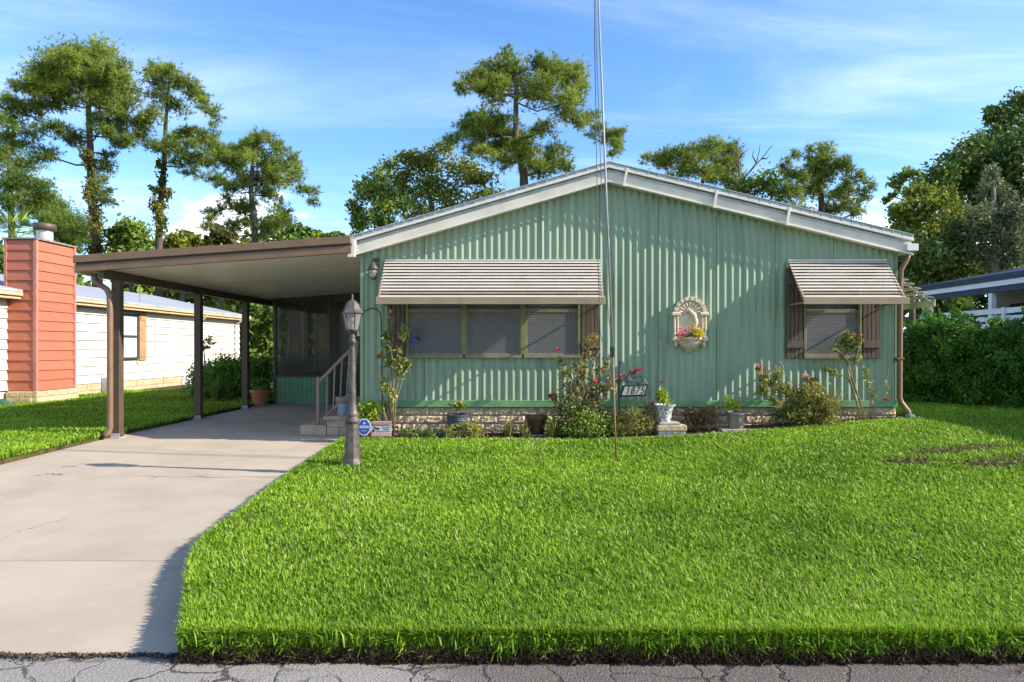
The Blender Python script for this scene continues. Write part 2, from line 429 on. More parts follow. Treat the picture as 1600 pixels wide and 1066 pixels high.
class MB:
    """collects shapes and links them as ONE mesh object"""

    def __init__(self):
        self.v, self.f = [], []

    def add(self, vs, fs):
        o = len(self.v)
        self.v += [tuple(p) for p in vs]
        self.f += [tuple(i + o for i in f) for f in fs]
        return self

    def box(self, x0, x1, y0, y1, z0, z1):
        vs = [(x, y, z) for x in (x0, x1) for y in (y0, y1) for z in (z0, z1)]
        return self.add(vs, [(0, 1, 3, 2), (4, 6, 7, 5), (0, 4, 5, 1), (2, 3, 7, 6), (0, 2, 6, 4), (1, 5, 7, 3)])

    def prism(self, poly, ext):
        """polygon of 3-D points pushed along ext"""
        n = len(poly)
        a = [Vector(p) for p in poly]
        e = Vector(ext)
        fs = [tuple(range(n)), tuple(range(2 * n - 1, n - 1, -1))]
        fs += [(i, i + n, (i + 1) % n + n, (i + 1) % n) for i in range(n)]
        return self.add(a + [p + e for p in a], fs)

    def bar(self, p, q, w, h, up=(0, 0, 1)):
        p, q = Vector(p), Vector(q)
        d = (q - p).normalized()
        s = d.cross(Vector(up))
        if s.length < 1e-4:
            s = d.cross(Vector((0, 1, 0)))
        s.normalize()
        u = s.cross(d)
        poly = [p + s * a * w / 2 + u * c * h / 2 for a, c in ((-1, -1), (1, -1), (1, 1), (-1, 1))]
        return self.prism(poly, q - p)

    def tube(self, pts, r, n=6):
        pts = [Vector(p) for p in pts]
        k = len(pts)
        rs = r if isinstance(r, (list, tuple)) else [r] * k
        o = len(self.v)
        for i, p in enumerate(pts):
            d = (pts[min(i + 1, k - 1)] - pts[max(i - 1, 0)])
            d = d.normalized() if d.length > 1e-9 else Vector((0, 0, 1))
            s = d.cross(Vector((0.31, 0.95, 0.05)))
            if s.length < 0.05:
                s = d.cross(Vector((1, 0, 0)))
            s.normalize()
            u = d.cross(s)
            for j in range(n):
                a = 2 * math.pi * j / n
                self.v.append(tuple(p + (s * math.cos(a) + u * math.sin(a)) * rs[i]))
        for i in range(k - 1):
            for j in range(n):
                j2 = (j + 1) % n
                self.f.append((o + i * n + j, o + i * n + j2, o + (i + 1) * n + j2, o + (i + 1) * n + j))
        self.f.append(tuple(o + j for j in range(n - 1, -1, -1)))
        self.f.append(tuple(o + (k - 1) * n + j for j in range(n)))
        return self

    def lathe(self, prof, c=(0, 0, 0), n=24, a0=0.0, arc=2 * math.pi, rot=0.0):
        """profile of (radius, height) turned round the vertical through c"""
        full = arc > 6.28
        m_ = n if full else n + 1
        o = len(self.v)
        for r, z in prof:
            for j in range(m_):
                a = a0 + rot + arc * j / n
                self.v.append((c[0] + r * math.cos(a), c[1] + r * math.sin(a), c[2] + z))
        for i in range(len(prof) - 1):
            for j in range(n):
                j2 = (j + 1) % m_
                self.f.append((o + i * m_ + j, o + i * m_ + j2, o + (i + 1) * m_ + j2, o + (i + 1) * m_ + j))
        return self

    def sphere(self, c, r, n=8, sz=(1, 1, 1)):
        prof = [(max(1e-4, math.sin(math.pi * i / n)) * r, -math.cos(math.pi * i / n) * r) for i in range(n + 1)]
        o = len(self.v)
        self.lathe(prof, (0, 0, 0), n + 2)
        for i in range(o, len(self.v)):
            x, y, z = self.v[i]
            self.v[i] = (c[0] + x * sz[0], c[1] + y * sz[1], c[2] + z * sz[2])
        return self

    def build(self, name, m_, parent=None, smooth=False, bevel=0.0, label=None):
        g = ORG.get(parent.name, Vector((0, 0, 0))) if parent else Vector((0, 0, 0))
        me = bpy.data.meshes.new(name)
        me.from_pydata([(x - g.x, y - g.y, z - g.z) for x, y, z in self.v], [], self.f)
        me.validate()
        me.materials.append(m_)
        if smooth:
            me.shade_smooth()
            if smooth != 1:
                pass
        o = bpy.data.objects.new(name, me)
        COL.objects.link(o)
        if parent:
            o.parent = parent
            ORG[o.name] = g
        if bevel:
            bm_ = o.modifiers.new('bevel', 'BEVEL')
            bm_.width = bevel
            bm_.segments = 2
            bm_.limit_method = 'ANGLE'
        if label:
            o['label'] = label
        return o


def tag(o, label, cat, group=None, kind=None):
    if label:
        o['label'] = label
    if cat:
        o['category'] = cat
    if group:
        o['group'] = group
    if kind:
        o['kind'] = kind
    return o


def thing(name, label, cat, loc, group=None):
    o = bpy.data.objects.new(name, None)
    o.empty_display_size = 0.2
    COL.objects.link(o)
    o.location = loc
    ORG[o.name] = Vector(loc)
    return tag(o, label, cat, group)


def group_part(name, parent):
    """an empty part that holds sub-parts"""
    o = bpy.data.objects.new(name, None)
    o.empty_display_size = 0.1
    COL.objects.link(o)
    o.parent = parent
    ORG[o.name] = ORG[parent.name]
    return o


def np_mesh(name, m_, V, T, tint, parent=None, quads=False):
    """big mesh from arrays of points and faces, with a tone value per point"""
    k = T.shape[1]
    g = ORG.get(parent.name, Vector((0, 0, 0))) if parent else Vector((0, 0, 0))
    V = V - np.array(g)
    me = bpy.data.meshes.new(name)
    me.vertices.add(len(V))
    me.vertices.foreach_set('co', V.astype(np.float32).ravel())
    me.loops.add(T.size)
    me.loops.foreach_set('vertex_index', T.astype(np.int32).ravel())
    me.polygons.add(len(T))
    me.polygons.foreach_set('loop_start', np.arange(0, T.size, k, dtype=np.int32))
    me.update(calc_edges=True)
    a = me.attributes.new('tint', 'FLOAT', 'POINT')
    a.data.foreach_set('value', tint.astype(np.float32))
    me.materials.append(m_)
    o = bpy.data.objects.new(name, me)
    COL.objects.link(o)
    if parent:
        o.parent = parent
        ORG[o.name] = g
    return o


def unit(a):
    return a / np.maximum(np.linalg.norm(a, axis=1, keepdims=True), 1e-6)


def leaves(C, L, Wd, tint, rng, out=None, droop=0.0):
    """rhombic leaves at C, random facing (leaning outwards along out); returns points, faces, tones"""
    n = len(C)
    d = unit(rng.normal(size=(n, 3)) + (0 if out is None else out * 0.9) + np.array([0, 0, -droop]))
    s = unit(np.cross(d, unit(rng.normal(size=(n, 3)))))
    nn = np.cross(d, s)
    L = (L * rng.uniform(0.65, 1.35, n))[:, None]
    Wd = (Wd * rng.uniform(0.7, 1.3, n))[:, None]
    a = C - d * L * 0.5
    tip = C + d * L * 0.5
    l = C + s * Wd * 0.5 + nn * Wd * 0.12 - d * L * 0.05
    r = C - s * Wd * 0.5 + nn * Wd * 0.12 - d * L * 0.05
    V = np.stack([a, l, tip, r], 1).reshape(-1, 3)
    i = np.arange(n)[:, None] * 4
    T = np.concatenate([i + np.array([[0, 1, 2]]), i + np.array([[0, 2, 3]])], 0)
    return V, T, np.repeat(np.clip(tint, 0, 1), 4)


def needles(C, out, L, wd, tint, rng, k=9):
    """bursts of k thin needle bundles round each twig tip"""
    n = len(C)
    D = unit((rng.normal(size=(n * k, 3)) * 0.75 + np.repeat(out, k, 0) * 0.9))
    s = unit(np.cross(D, rng.normal(size=(n * k, 3))))
    B = np.repeat(C, k, 0)
    Ls = (L * rng.uniform(0.6, 1.25, n * k))[:, None]
    V = np.stack([B - s * wd * 0.5, B + s * wd * 0.5, B + D * Ls], 1).reshape(-1, 3)
    T = np.arange(n * k * 3).reshape(-1, 3)
    tt = np.clip(np.repeat(tint, k) + rng.normal(0, 0.08, n * k), 0, 1)
    return V, T, np.repeat(tt, 3)


def puffs(clumps, d, dens, rng, deep=0.5, sub=0.3, nsub=7, ctrs=None):
    """points in uneven puffs inside each clump (photo pixels, radii in pixels) at about distance d"""
    k = d / F
    C, O, Tn, centres = [], [], [], []
    sx_ = [c[0] for c in clumps]
    width = (max(sx_) - min(sx_) + 40) * k
    for c in clumps:
        px, py, rx, ry = c[:4]
        dd = d + (rng.uniform(-1, 1) * width * 0.5 * deep if len(c) < 5 else c[4])
        cen = np.array(P(px, py, dd))
        kk = dd / F
        rad = np.array([rx * kk, (rx + ry) * 0.5 * kk, ry * kk])
        n = max(8, int(dens * rad[0] * rad[2] * 3.1))
        ns = max(nsub, int(n / 45))
        sc_ = unit(rng.normal(size=(ns, 3))) * (rng.uniform(0.25, 1, ns) ** 0.6)[:, None] * 0.85
        st = rng.uniform(0, 1, ns)
        w = rng.integers(0, ns, n)
        q = sc_[w] + np.clip(rng.normal(0, sub, (n, 3)), -1.8 * sub, 1.8 * sub) * rng.uniform(0.4, 1.0, (n, 1))
        base = rng.normal(0.48, 0.13)
        C.append(cen + q * rad)
        O.append(unit(q + np.array([0, 0, 0.55])))
        Tn.append(base + (st[w] - 0.5) * 0.42 + rng.normal(0, 0.12, n))
        centres.append((cen, rad, sc_))
    return np.concatenate(C), np.concatenate(O), np.concatenate(Tn), centres


def nearest_on(path, p):
    best = None
    for i in range(len(path) - 1):
        a, b_ = Vector(path[i]), Vector(path[i + 1])
        for s_ in range(9):
            q = a.lerp(b_, s_ / 8)
            # a limb leaves the trunk below the clump it carries
            c = abs((q - p).length - 0.0) + max(0.0, (q.z - p.z + 0.15 * (q - p).length)) * 2.2
            if best is None or c < best[0]:
                best = (c, q, i + s_ / 8)
    return best[1], best[2]


def tree(name, label, d, trunk, clumps, kind, leafm, seed, dens, L, wd, group=None, deep=0.5, barkm=None, r0=0.25, cat='tree', twig=True, vine=None, sub=0.44, base=True, bare=None):
    rng = np.random.default_rng(seed)
    rr = random.Random(seed)
    path = [P(px, py, d) for px, py in trunk]
    foot = Vector((path[0].x, d, 0.25))
    if base:
        path = [foot] + path
    th = thing(name, label, cat, foot, group)
    mb = MB()
    k = len(path)
    mb.tube(path, [r0 * (1 - 0.72 * i / (k - 1)) for i in range(k)], 8)
    clumps = [(c[0], c[1], c[2] * 1.1, c[3] * 1.4, *c[4:]) for c in clumps]
    if kind == 'pine':
        extra = []
        for i_, c in enumerate(clumps):
            for e in clumps[i_ + 1:]:
                gap = math.hypot(c[0] - e[0], c[1] - e[1])
                if 14 < gap < 46 and rr.random() < 0.5:
                    extra.append(((c[0] + e[0]) / 2 + rr.uniform(-3, 3), (c[1] + e[1]) / 2 - 2, (c[2] + e[2]) * 0.33, (c[3] + e[3]) * 0.33))
        clumps = clumps + extra
    C, O, Tn, cen = puffs(clumps, d, dens, rng, deep, sub)
    done = []
    order = sorted(cen, key=lambda c_: min((Vector(c_[0]) - w).length for w in path))
    for ce, rad, sc_ in order:
        p = Vector(ce)
        q, ti = nearest_on(path, p)
        rq = max(0.03, r0 * (1 - 0.72 * ti / (k - 1)) * 0.34)
        near = min(done, key=lambda e: (e[0] - p).length + 0.9 * max(0, e[0].z - p.z), default=None)
        if near and (near[0] - p).length < (q - p).length * 0.75:
            q, rq = near[0], max(0.018, near[1] * 0.7)
        sag = (p - q).length
        mid = q.lerp(p, 0.4) + Vector((rr.uniform(-.12, .12), rr.uniform(-.12, .12), rr.uniform(-0.16, 0.02))) * sag
        m2 = q.lerp(p, 0.75) + Vector((rr.uniform(-.08, .08), rr.uniform(-.08, .08), rr.uniform(-0.10, 0.02))) * sag
        mb.tube([q, mid, m2, p], [rq, rq * 0.8, rq * 0.6, rq * 0.4], 5)
        done += [(m2, rq * 0.6), (p, rq * 0.4)]
        if twig:
            for s_ in sc_[:7]:
                e = Vector(ce + s_ * rad)
                mb.tube([p.lerp(mid, rr.uniform(0, 0.7)), p.lerp(e, 0.5) + Vector((0, 0, -0.05)), e], [min(0.03, rq * 0.38), min(0.02, rq * 0.28), 0.01], 4)
    for br in bare or ():
        pts = [P(x, y, d) for x, y in br]
        mb.tube(pts, [0.045 * (1 - 0.75 * i / (len(pts) - 1)) for i in range(len(pts))], 5)
    mb.build('trunk', barkm or M['bark'], th, smooth=True)
    if kind == 'pine':
        V, T, ti = needles(C, O, L, wd, Tn, rng, 8)
    else:
        V, T, ti = leaves(C, L, wd, Tn, rng, O * 0.5)
    np_mesh('crown', leafm, V, T, ti, th)
    if vine:
        C, O, Tn, cen = puffs(vine, d - 0.3, 500, rng, 0.02, 0.4)
        V, T, ti = leaves(C, 0.17, 0.12, Tn, rng)
        np_mesh('vine', M['vineleaf'], V, T, ti, th)
    return th


# ------------------------------------------------------------------ ground


def sst(t_):
    t_ = np.clip(t_, 0, 1)
    return t_ * t_ * (3 - 2 * t_)


def g(x, y):
    """height of the lawn"""
    x, y = np.asarray(x, float), np.asarray(y, float)
    return 0.085 + 0.09 * sst((y - 3.2) / 6.4) + 0.25 * sst((x - 0.5) / 6) * sst((y - 3.5) / 6)


def drive_z(y):
    return float(np.interp(y, [3.33, 6.5, 10.3, 30], [0.0, 0.062, 0.13, 0.13]))


EDGE_Y = [3.30, 3.42, 3.87, 4.20, 4.50, 4.75, 4.95, 5.4, 5.8, 6.6, 7.2, 8.5, 10.15]
EDGE_X = [-1.57, -1.62, -1.82, -1.975, -2.09, -2.16, -2.195, -2.22, -2.24, -2.30, -2.335, -2.38, -2.46]


def edge_x(y):
    return np.interp(y, EDGE_Y, EDGE_X)


BX = [-2.7, -1.9, 0.0, 2.26, 3.4, 4.6, 5.45, 5.9]
BY = [9.62, 9.58, 9.52, 9.52, 9.70, 9.88, 10.02, 10.2]


def bed_y(x):
    return np.interp(x, BX, BY)


D = 10.2          # distance of the front wall
HX0, HX1 = -2.346, 5.397

mb = MB()
mb.add([(-900, -60, -0.14), (900, -60, -0.14), (900, 1500, -0.14), (-900, 1500, -0.14)], [(0, 1, 2, 3)])
tag(mb.build('ground', M['far_ground']), None, None, kind='structure')

# road: slightly uneven sheet
mb = MB()
nx, ny = 90, 8
for j in range(ny + 1):
    for i in range(nx + 1):
        x, y = -45 + i, -4.0 + 7.36 * j / ny
        if j == ny:
            y += 0.02 * math.sin(x * 5.1) + 0.012 * math.sin(x * 17.3)
        mb.v.append((x, y, -0.012 + 0.004 * math.sin(x * 1.7 + y)))
for j in range(ny):
    for i in range(nx):
        a = j * (nx + 1) + i
        mb.f.append((a, a + 1, a + nx + 2, a + nx + 1))
tag(mb.build('road', M['asphalt']), None, None, kind='structure')


def lawn(name, xf, x_far, ys, right):
    """soil sheet with a cut edge: xf(y) is the edge on the driveway side"""
    mb_ = MB()
    n = 34
    for y in ys:
        x0 = float(xf(y))
        for i in range(n + 1):
            t_ = (i / n) ** 2.2
            x = x0 + (x_far - x0) * t_
            mb_.v.append((x, y, float(g(x, y))))
    for j in range(len(ys) - 1):
        for i in range(n):
            a = j * (n + 1) + i
            q = (a, a + 1, a + n + 2, a + n + 1)
            mb_.f.append(q if right else q[::-1])
    # cut edges down to below the road and the driveway
    m1 = len(mb_.v)
    for j, y in enumerate(ys):
        mb_.v.append((mb_.v[j * (n + 1)][0], y, -0.13))
    for j in range(len(ys) - 1):
        mb_.f.append((j * (n + 1), (j + 1) * (n + 1), m1 + j + 1, m1 + j))
    m2 = len(mb_.v)
    for i in range(n + 1):
        x, y, z = mb_.v[i]
        mb_.v.append((x, y, -0.13))
    for i in range(n):
        mb_.f.append((i, m2 + i, m2 + i + 1, i + 1))
    return tag(mb_.build(name, M['soil']), None, None, kind='structure')


ys = [3.3, 3.42, 3.6, 3.87, 4.2, 4.5, 4.75, 4.95, 5.4, 5.8, 6.2, 6.6, 7.2, 7.5, 8.5, 9.3, 10.15, 11, 13, 16, 22, 30, 45, 80]
lawn('front_lawn', edge_x, 60, ys, True)
DLX = -6.07
ys2 = [3.3, 4, 5, 6, 7, 8, 9, 10, 12, 14, 16.5, 20, 25, 30, 45, 80]
lawn('side_lawn', lambda y: DLX, -60, ys2, False)

# driveway slabs
drv = bpy.data.objects.new('driveway', None)
COL.objects.link(drv)
ORG['driveway'] = Vector((0, 0, 0))
tag(drv, None, None, kind='structure')
joints = [3.335, 4.70, 7.50, 9.08, 10.42, 13.4, 16.38]
for a, b_ in zip(joints[:-1], joints[1:]):
    mb = MB()
    n = 8
    top = []
    for i in range(n + 1):
        y = a + 0.006 + (b_ - a - 0.012) * i / n
        zz = drive_z(y)
        xr = float(edge_x(y)) - 0.012 if y < 10.15 else HX0 - 0.03
        jag = 0.012 * math.sin(i * 2.3)
        mb.v += [(DLX + 0.015, y, zz), (xr, y, zz), (DLX + 0.015, y, zz - 0.12), (xr, y, zz - 0.12)]
    for i in range(n):
        o = 4 * i
        mb.f += [(o, o + 1, o + 5, o + 4), (o + 1, o + 3, o + 7, o + 5), (o, o + 4, o + 6, o + 2)]
    mb.f += [(0, 2, 3, 1), (4 * n, 4 * n + 1, 4 * n + 3, 4 * n + 2)]
    mb.build('slab', M['concrete'], drv, bevel=0.004)
mb = MB()
mb.box(DLX + 0.02, -1.7, 3.34, 4.7, -0.10, -0.03)
mb.box(DLX + 0.02, -2.4, 4.7, 16.3, -0.06, -0.02)
mb.build('joint_bed', M['crack'], drv)


def on_drive(px, py):
    d = 8.0
    for _ in range(12):
        d = (EYE - drive_z(d)) * F / (py - CY)
    return Vector(((px - CX) / F * d, d, drive_z(d) + 0.004))


def crack(pts, w):
    mb_ = MB()
    P3 = []
    for (a, b_) in zip(pts[:-1], pts[1:]):
        for s_ in range(8):
            p = on_drive(a[0] + (b_[0] - a[0]) * s_ / 8, a[1] + (b_[1] - a[1]) * s_ / 8)
            P3.append(p + Vector((rnd.uniform(-.018, .018), rnd.uniform(-.03, .03), 0)))
    for i, p in enumerate(P3):
        w_ = w * rnd.uniform(0.3, 1.2)
        p.z = drive_z(p.y) + 0.004
        mb_.v += [(p.x, p.y - w_, p.z), (p.x, p.y + w_, p.z)]
    for i in range(len(P3) - 1):
        mb_.f.append((2 * i, 2 * i + 2, 2 * i + 3, 2 * i + 1))
    mb_.build('crack', M['crack'], drv)


crack([(0, 846), (38, 828), (100, 812), (180, 778), (232, 752), (250, 745)], 0.006)
crack([(218, 744), (330, 746), (460, 745)], 0.006)
crack([(50, 744), (75, 741), (100, 742)], 0.012)
crack([(225, 703), (330, 707), (490, 716)], 0.005)
crack([(95, 730), (125, 729)], 0.008)

# flower bed along the front wall, with a thin concrete edging
mb = MB()
xs = np.linspace(-2.42, 5.75, 42)
for x in xs:
    yb = float(bed_y(x))
    mb.v += [(x, yb, float(g(x, yb)) + 0.012), (x, D + 0.12, float(g(x, D)) + 0.03)]
for i in range(len(xs) - 1):
    mb.f.append((2 * i, 2 * i + 2, 2 * i + 3, 2 * i + 1))
tag(mb.build('flower_bed_soil', M['mulch']), None, None, kind='structure')
mb = MB()
for i in range(len(xs) - 1):
    x0, x1 = xs[i], xs[i + 1]
    y0, y1 = float(bed_y(x0)), float(bed_y(x1))
    mb.bar((x0, y0, float(g(x0, y0)) + 0.012), (x1, y1, float(g(x1, y1)) + 0.012), 0.05, 0.06)
tag(mb.build('bed_edging', M['pavestone']), None, None, kind='structure')

# mulch chips, fallen leaves in the bed
rng = np.random.default_rng(5)
n = 5200
x = rng.uniform(-2.35, 5.7, n)
yb = bed_y(x)
y = yb + 0.04 + rng.uniform(0, 1, n) * (D - yb - 0.02)
V, T, ti = leaves(np.stack([x, y, g(x, y) + 0.035], 1), np.full(n, 0.045), 0.025, rng.uniform(0, 1, n), rng)
tag(np_mesh('mulch_chips', leaf_mat('mulch_chip', (0.04, 0.022, 0.014), (0.22, 0.13, 0.08), 0.05), V, T, ti), 'brown bark mulch and fallen leaves spread over the flower bed', 'mulch', kind='stuff')

# bare patches in the lawn at the right
PATCH = [(3.95, 7.2, 0.26, 0.15), (4.62, 6.98, 0.34, 0.17), (5.2, 7.15, 0.45, 0.2), (4.5, 7.6, 0.4, 0.13), (5.0, 7.7, 0.3, 0.12)]
mb = MB()
for (cx_, cy_, rx_, ry_) in PATCH:
    o = len(mb.v)
    mb.v.append((cx_, cy_, float(g(cx_, cy_)) + 0.03))
    for j in range(20):
        a = 2 * math.pi * j / 20
        q = 1 + 0.25 * math.sin(3 * a + cx_) + 0.12 * math.sin(7 * a)
        xx, yy = cx_ + rx_ * q * math.cos(a), cy_ + ry_ * q * math.sin(a)
        mb.v.append((xx, yy, float(g(xx, yy)) + 0.004))
    for j in range(20):
        mb.f.append((o, o + 1 + j, o + 1 + (j + 1) % 20))
tag(mb.build('bare_soil_patches', M['dirt']), None, None, kind='structure')


# dead runners and straw over the bare patches
rng = np.random.default_rng(6)
pp_ = [(a, b_, c_, d_) for a, b_, c_, d_ in PATCH for _ in range(900)]
qx = np.array([a + rng.normal(0, 0.62) * c_ for a, b_, c_, d_ in pp_])
qy = np.array([b_ + rng.normal(0, 0.62) * d_ for a, b_, c_, d_ in pp_])
V, T, ti = leaves(np.stack([qx, qy, g(qx, qy) + rng.uniform(0.01, 0.05, len(qx))], 1), np.full(len(qx), 0.07), 0.010, rng.uniform(0, 1, len(qx)) ** 1.6, rng)
tag(np_mesh('dead_runners', leaf_mat('dead_runner', (0.06, 0.045, 0.018), (0.36, 0.34, 0.10), 0.2), V, T, ti), 'dead brown runners and straw on the bare lawn patches', 'dead grass', kind='stuff')


# ------------------------------------------------------------------ grass
def grass(name, label, X, Y, seed, hscale, gm='grassblade'):
    rng = np.random.default_rng(seed)
    n = len(X)
    Z = g(X, Y) - 0.004
    dist = np.sqrt(X ** 2 + Y ** 2)
    wide = 0.0042 * np.maximum(1, dist / 3.6) ** 0.85
    bare = np.zeros(n)
    for (cx_, cy_, rx_, ry_) in PATCH:
        bare = np.maximum(bare, np.exp(-(((X - cx_) / rx_) ** 2 + ((Y - cy_) / ry_) ** 2) * 1.3))
    keep = rng.uniform(0, 1, n) > bare * 0.90
    low = (0.5 + 0.22 * np.sin(X * 1.3 + 1.1 * np.sin(Y * 1.1)) * np.cos(Y * 1.7 + 0.8 * np.sin(X * 0.9)) + 0.12 * np.sin(X * 4.1 + Y * 2.3) * np.sin(Y * 5.3 - X * 1.9) + 0.10 * np.sin(X * 11 + 2 * np.sin(Y * 7)) * np.sin(Y * 13 + X))
    tuft = 0.5 + 0.5 * np.sin(X * 31 + 3 * np.sin(Y * 23)) * np.sin(Y * 37 + 2 * np.sin(X * 19))
    Hh = hscale * (0.038 + 0.036 * rng.uniform(0, 1, n) ** 1.5 + 0.014 * tuft + 0.016 * (low - 0.5)) * (1 - 0.45 * bare)
    az = rng.uniform(0, 2 * np.pi, n)
    lean = rng.uniform(0.08, 0.85, n)
    dx, dy = np.cos(az), np.sin(az)
    sxv, syv = -dy, dx
    tw = rng.uniform(-0.5, 0.5, n)
    sxv, syv = sxv * np.cos(tw) - syv * np.sin(tw), sxv * np.sin(tw) + syv * np.cos(tw)
    B = np.stack([X, Y, Z], 1)
    Sv = np.stack([sxv, syv, np.zeros(n)], 1) * (wide * rng.uniform(0.7, 1.35, n))[:, None]
    mid = B + np.stack([dx * lean * Hh * 0.32, dy * lean * Hh * 0.32, Hh * 0.62], 1)
    tip = B + np.stack([dx * lean * Hh * 1.0, dy * lean * Hh * 1.0, Hh * (1.08 - 0.35 * lean)], 1)
    V = np.stack([B - Sv * 0.8, B + Sv * 0.8, mid + Sv, mid - Sv, tip], 1)
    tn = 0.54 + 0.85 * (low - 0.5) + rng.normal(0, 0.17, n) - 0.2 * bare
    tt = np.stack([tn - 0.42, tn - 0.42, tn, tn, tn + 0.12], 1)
    V, tt = V[keep], tt[keep]
    m_ = len(V)
    i = np.arange(m_)[:, None] * 5
    T = np.concatenate([i + np.array([[0, 1, 2]]), i + np.array([[0, 2, 3]]), i + np.array([[3, 2, 4]])], 0)
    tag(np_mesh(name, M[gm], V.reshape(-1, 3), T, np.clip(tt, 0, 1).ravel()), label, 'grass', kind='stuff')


rng = np.random.default_rng(11)
n = 620000
y = 3.27 + (rng.uniform(0, 1, n) ** 1.75) * 10.2
xl = edge_x(y) - 0.03
xr = 0.74 * y + 1.6
u = rng.uniform(0, 1, n)
x = xl + (xr - xl) * u
keep = (x < HX1 + 0.15) & (y > bed_y(x)) & (y < 10.3)
keep = ~keep & ~((x < HX1 + 0.1) & (y >= 10.0)) & ~((x < 5.75) & (y > bed_y(x)))
x, y = x[keep], y[keep]
# shaggy overhang on the cut edges
ne = 9000
ye = rng.uniform(3.3, 9.6, ne)
xe = edge_x(ye) + rng.uniform(-0.03, 0.03, ne)
xe2 = rng.uniform(-1.58, 3.4, ne)
xe2 = xe2[np.sin(xe2 * 8 + 2 * np.sin(xe2 * 21)) + rng.normal(0, 0.7, ne) > -0.5]
ye2 = 3.3 + 0.012 * np.sin(xe2 * 9) + rng.normal(0, 0.026, len(xe2))
grass('lawn_grass', 'thick bright green grass covering the front lawn', np.concatenate([x, xe, xe2]), np.concatenate([y, ye, ye2]), 3, 1.0)
n = 90000
y = 6.5 + rng.uniform(0, 1, n) ** 1.3 * 14
x = DLX + 0.03 - rng.uniform(0, 1, n) * (0.72 * y + 0.4 - 5.5)
k_ = x > -13.5
grass('side_grass', 'mown green grass between the driveway and the cream neighbouring house', x[k_], y[k_], 4, 0.95)

n = 26000
y = 3.32 + (rng.uniform(0, 1, n) ** 1.6) * 6.4
x = edge_x(y) + 0.02 + (0.74 * y + 1.6 - edge_x(y)) * rng.uniform(0, 1, n)
thin = np.sin(x * 2.1 + 1.7 * np.sin(y * 1.9)) * np.sin(y * 2.6 + 1.3 * np.sin(x * 1.4)) + rng.normal(0, 0.35, n)
k_ = (y < bed_y(x) - 0.05) & (thin > 0.35)
grass('dry_grass', 'scattered dry yellow blades among the green front lawn', x[k_], y[k_], 8, 1.0, 'strawblade')

# brown roots and dead blades on the cut face by the road
n = 9000
x = rng.uniform(-1.6, 3.6, n)
z = 0.03 + 0.085 * rng.uniform(0, 1, n) ** (0.35 + 0.5 * np.sin(x * 3.1 + np.sin(x * 11)) ** 2)
y = 3.29 - rng.uniform(0, 0.045, n) * (0.4 + 0.6 * np.sin(x * 7 + np.sin(x * 23)) ** 2)
V, T, ti = leaves(np.stack([x, y, z], 1), np.full(n, 0.075), 0.011, 0.15 + (z - 0.035) * 6 + rng.normal(0, 0.2, n), rng, np.tile(np.array([[0.1, -0.75, 0.1]]), (n, 1)), 0.35)
tag(np_mesh('edge_grass', M['grassblade'], V, T, ti), 'shaggy green blades hanging over the cut lawn edge by the road', 'grass', kind='stuff')
n = 16000
x = rng.uniform(-1.6, 3.6, n)
zf = rng.uniform(0, 1, n)
y = 3.295 - rng.uniform(0.0, 0.03, n) - 0.035 * (1 - zf) * (0.4 + 0.6 * np.sin(x * 5 + 2 * np.sin(x * 13)) ** 2)
V, T, ti = leaves(np.stack([x, y, -0.01 + zf * 0.085], 1), np.full(n, 0.05), 0.007, rng.uniform(0, 1, n) * zf, rng, np.tile(np.array([[0, -0.5, 0.3]]), (n, 1)))
tag(np_mesh('edge_thatch', leaf_mat('dead_thatch', (0.035, 0.020, 0.011), (0.26, 0.17, 0.065), 0.1), V, T, ti), 'dry brown roots and thatch along the cut lawn edge', 'thatch', kind='stuff')

# grit and dead grass gathered in the joint between road and driveway
n = 5200
x = rng.uniform(-7.5, -1.55, n)
y = 3.335 - np.abs(rng.normal(0, 0.022, n)) * (0.35 + np.sin(x * 4 + 2 * np.sin(x * 9)) ** 2)
V, T, ti = leaves(np.stack([x, y, rng.uniform(-0.010, 0.006, n)], 1), np.full(n, 0.022), 0.010, rng.uniform(0, 1, n), rng)
tag(np_mesh('joint_grit', leaf_mat('dark_grit', (0.025, 0.019, 0.014), (0.13, 0.10, 0.075), 0.02), V, T, ti), 'dark grit and dead grass in the joint between road and driveway', 'grit', kind='stuff')

# ------------------------------------------------------------------ main house
K = D / F


def fx(px):
    return (px - CX) * K


def fz(py):
    return EYE - (py - CY) * K


RY = 10.05                                       # front plane of the rake fascia
APX, APZ = (951 - CX) / F * RY, EYE + 290 / F * RY
LFX, LFZ = (546.7 - CX) / F * RY, EYE + 173.3 / F * RY
RTX, RTZ = (1425.7 - CX) / F * RY, EYE + 175.6 / F * RY


def roof_z(x):
    if x < APX:
        return LFZ + (APZ - LFZ) * (x - LFX) / (APX - LFX)
    return APZ + (RTZ - APZ) * (x - APX) / (RTX - APX)


BACK = 27.0
WALL0 = fz(626)                                   # foot of the siding
house = thing('house', 'green ribbed metal mobile home with low white gable and slatted awnings', 'house', ((HX0 + HX1) / 2, D, 0.25))

OPEN = [(fx(636), fx(905), fz(557), 2.60), (fx(1256), fx(1342), fz(558), 2.60)]


def rib(x):
    p = 0.1056
    u_ = (x / p) % 1.0
    return 0.0105 * (0.5 - 0.5 * math.cos(2 * math.pi * u_)) ** 0.8 * 2.2


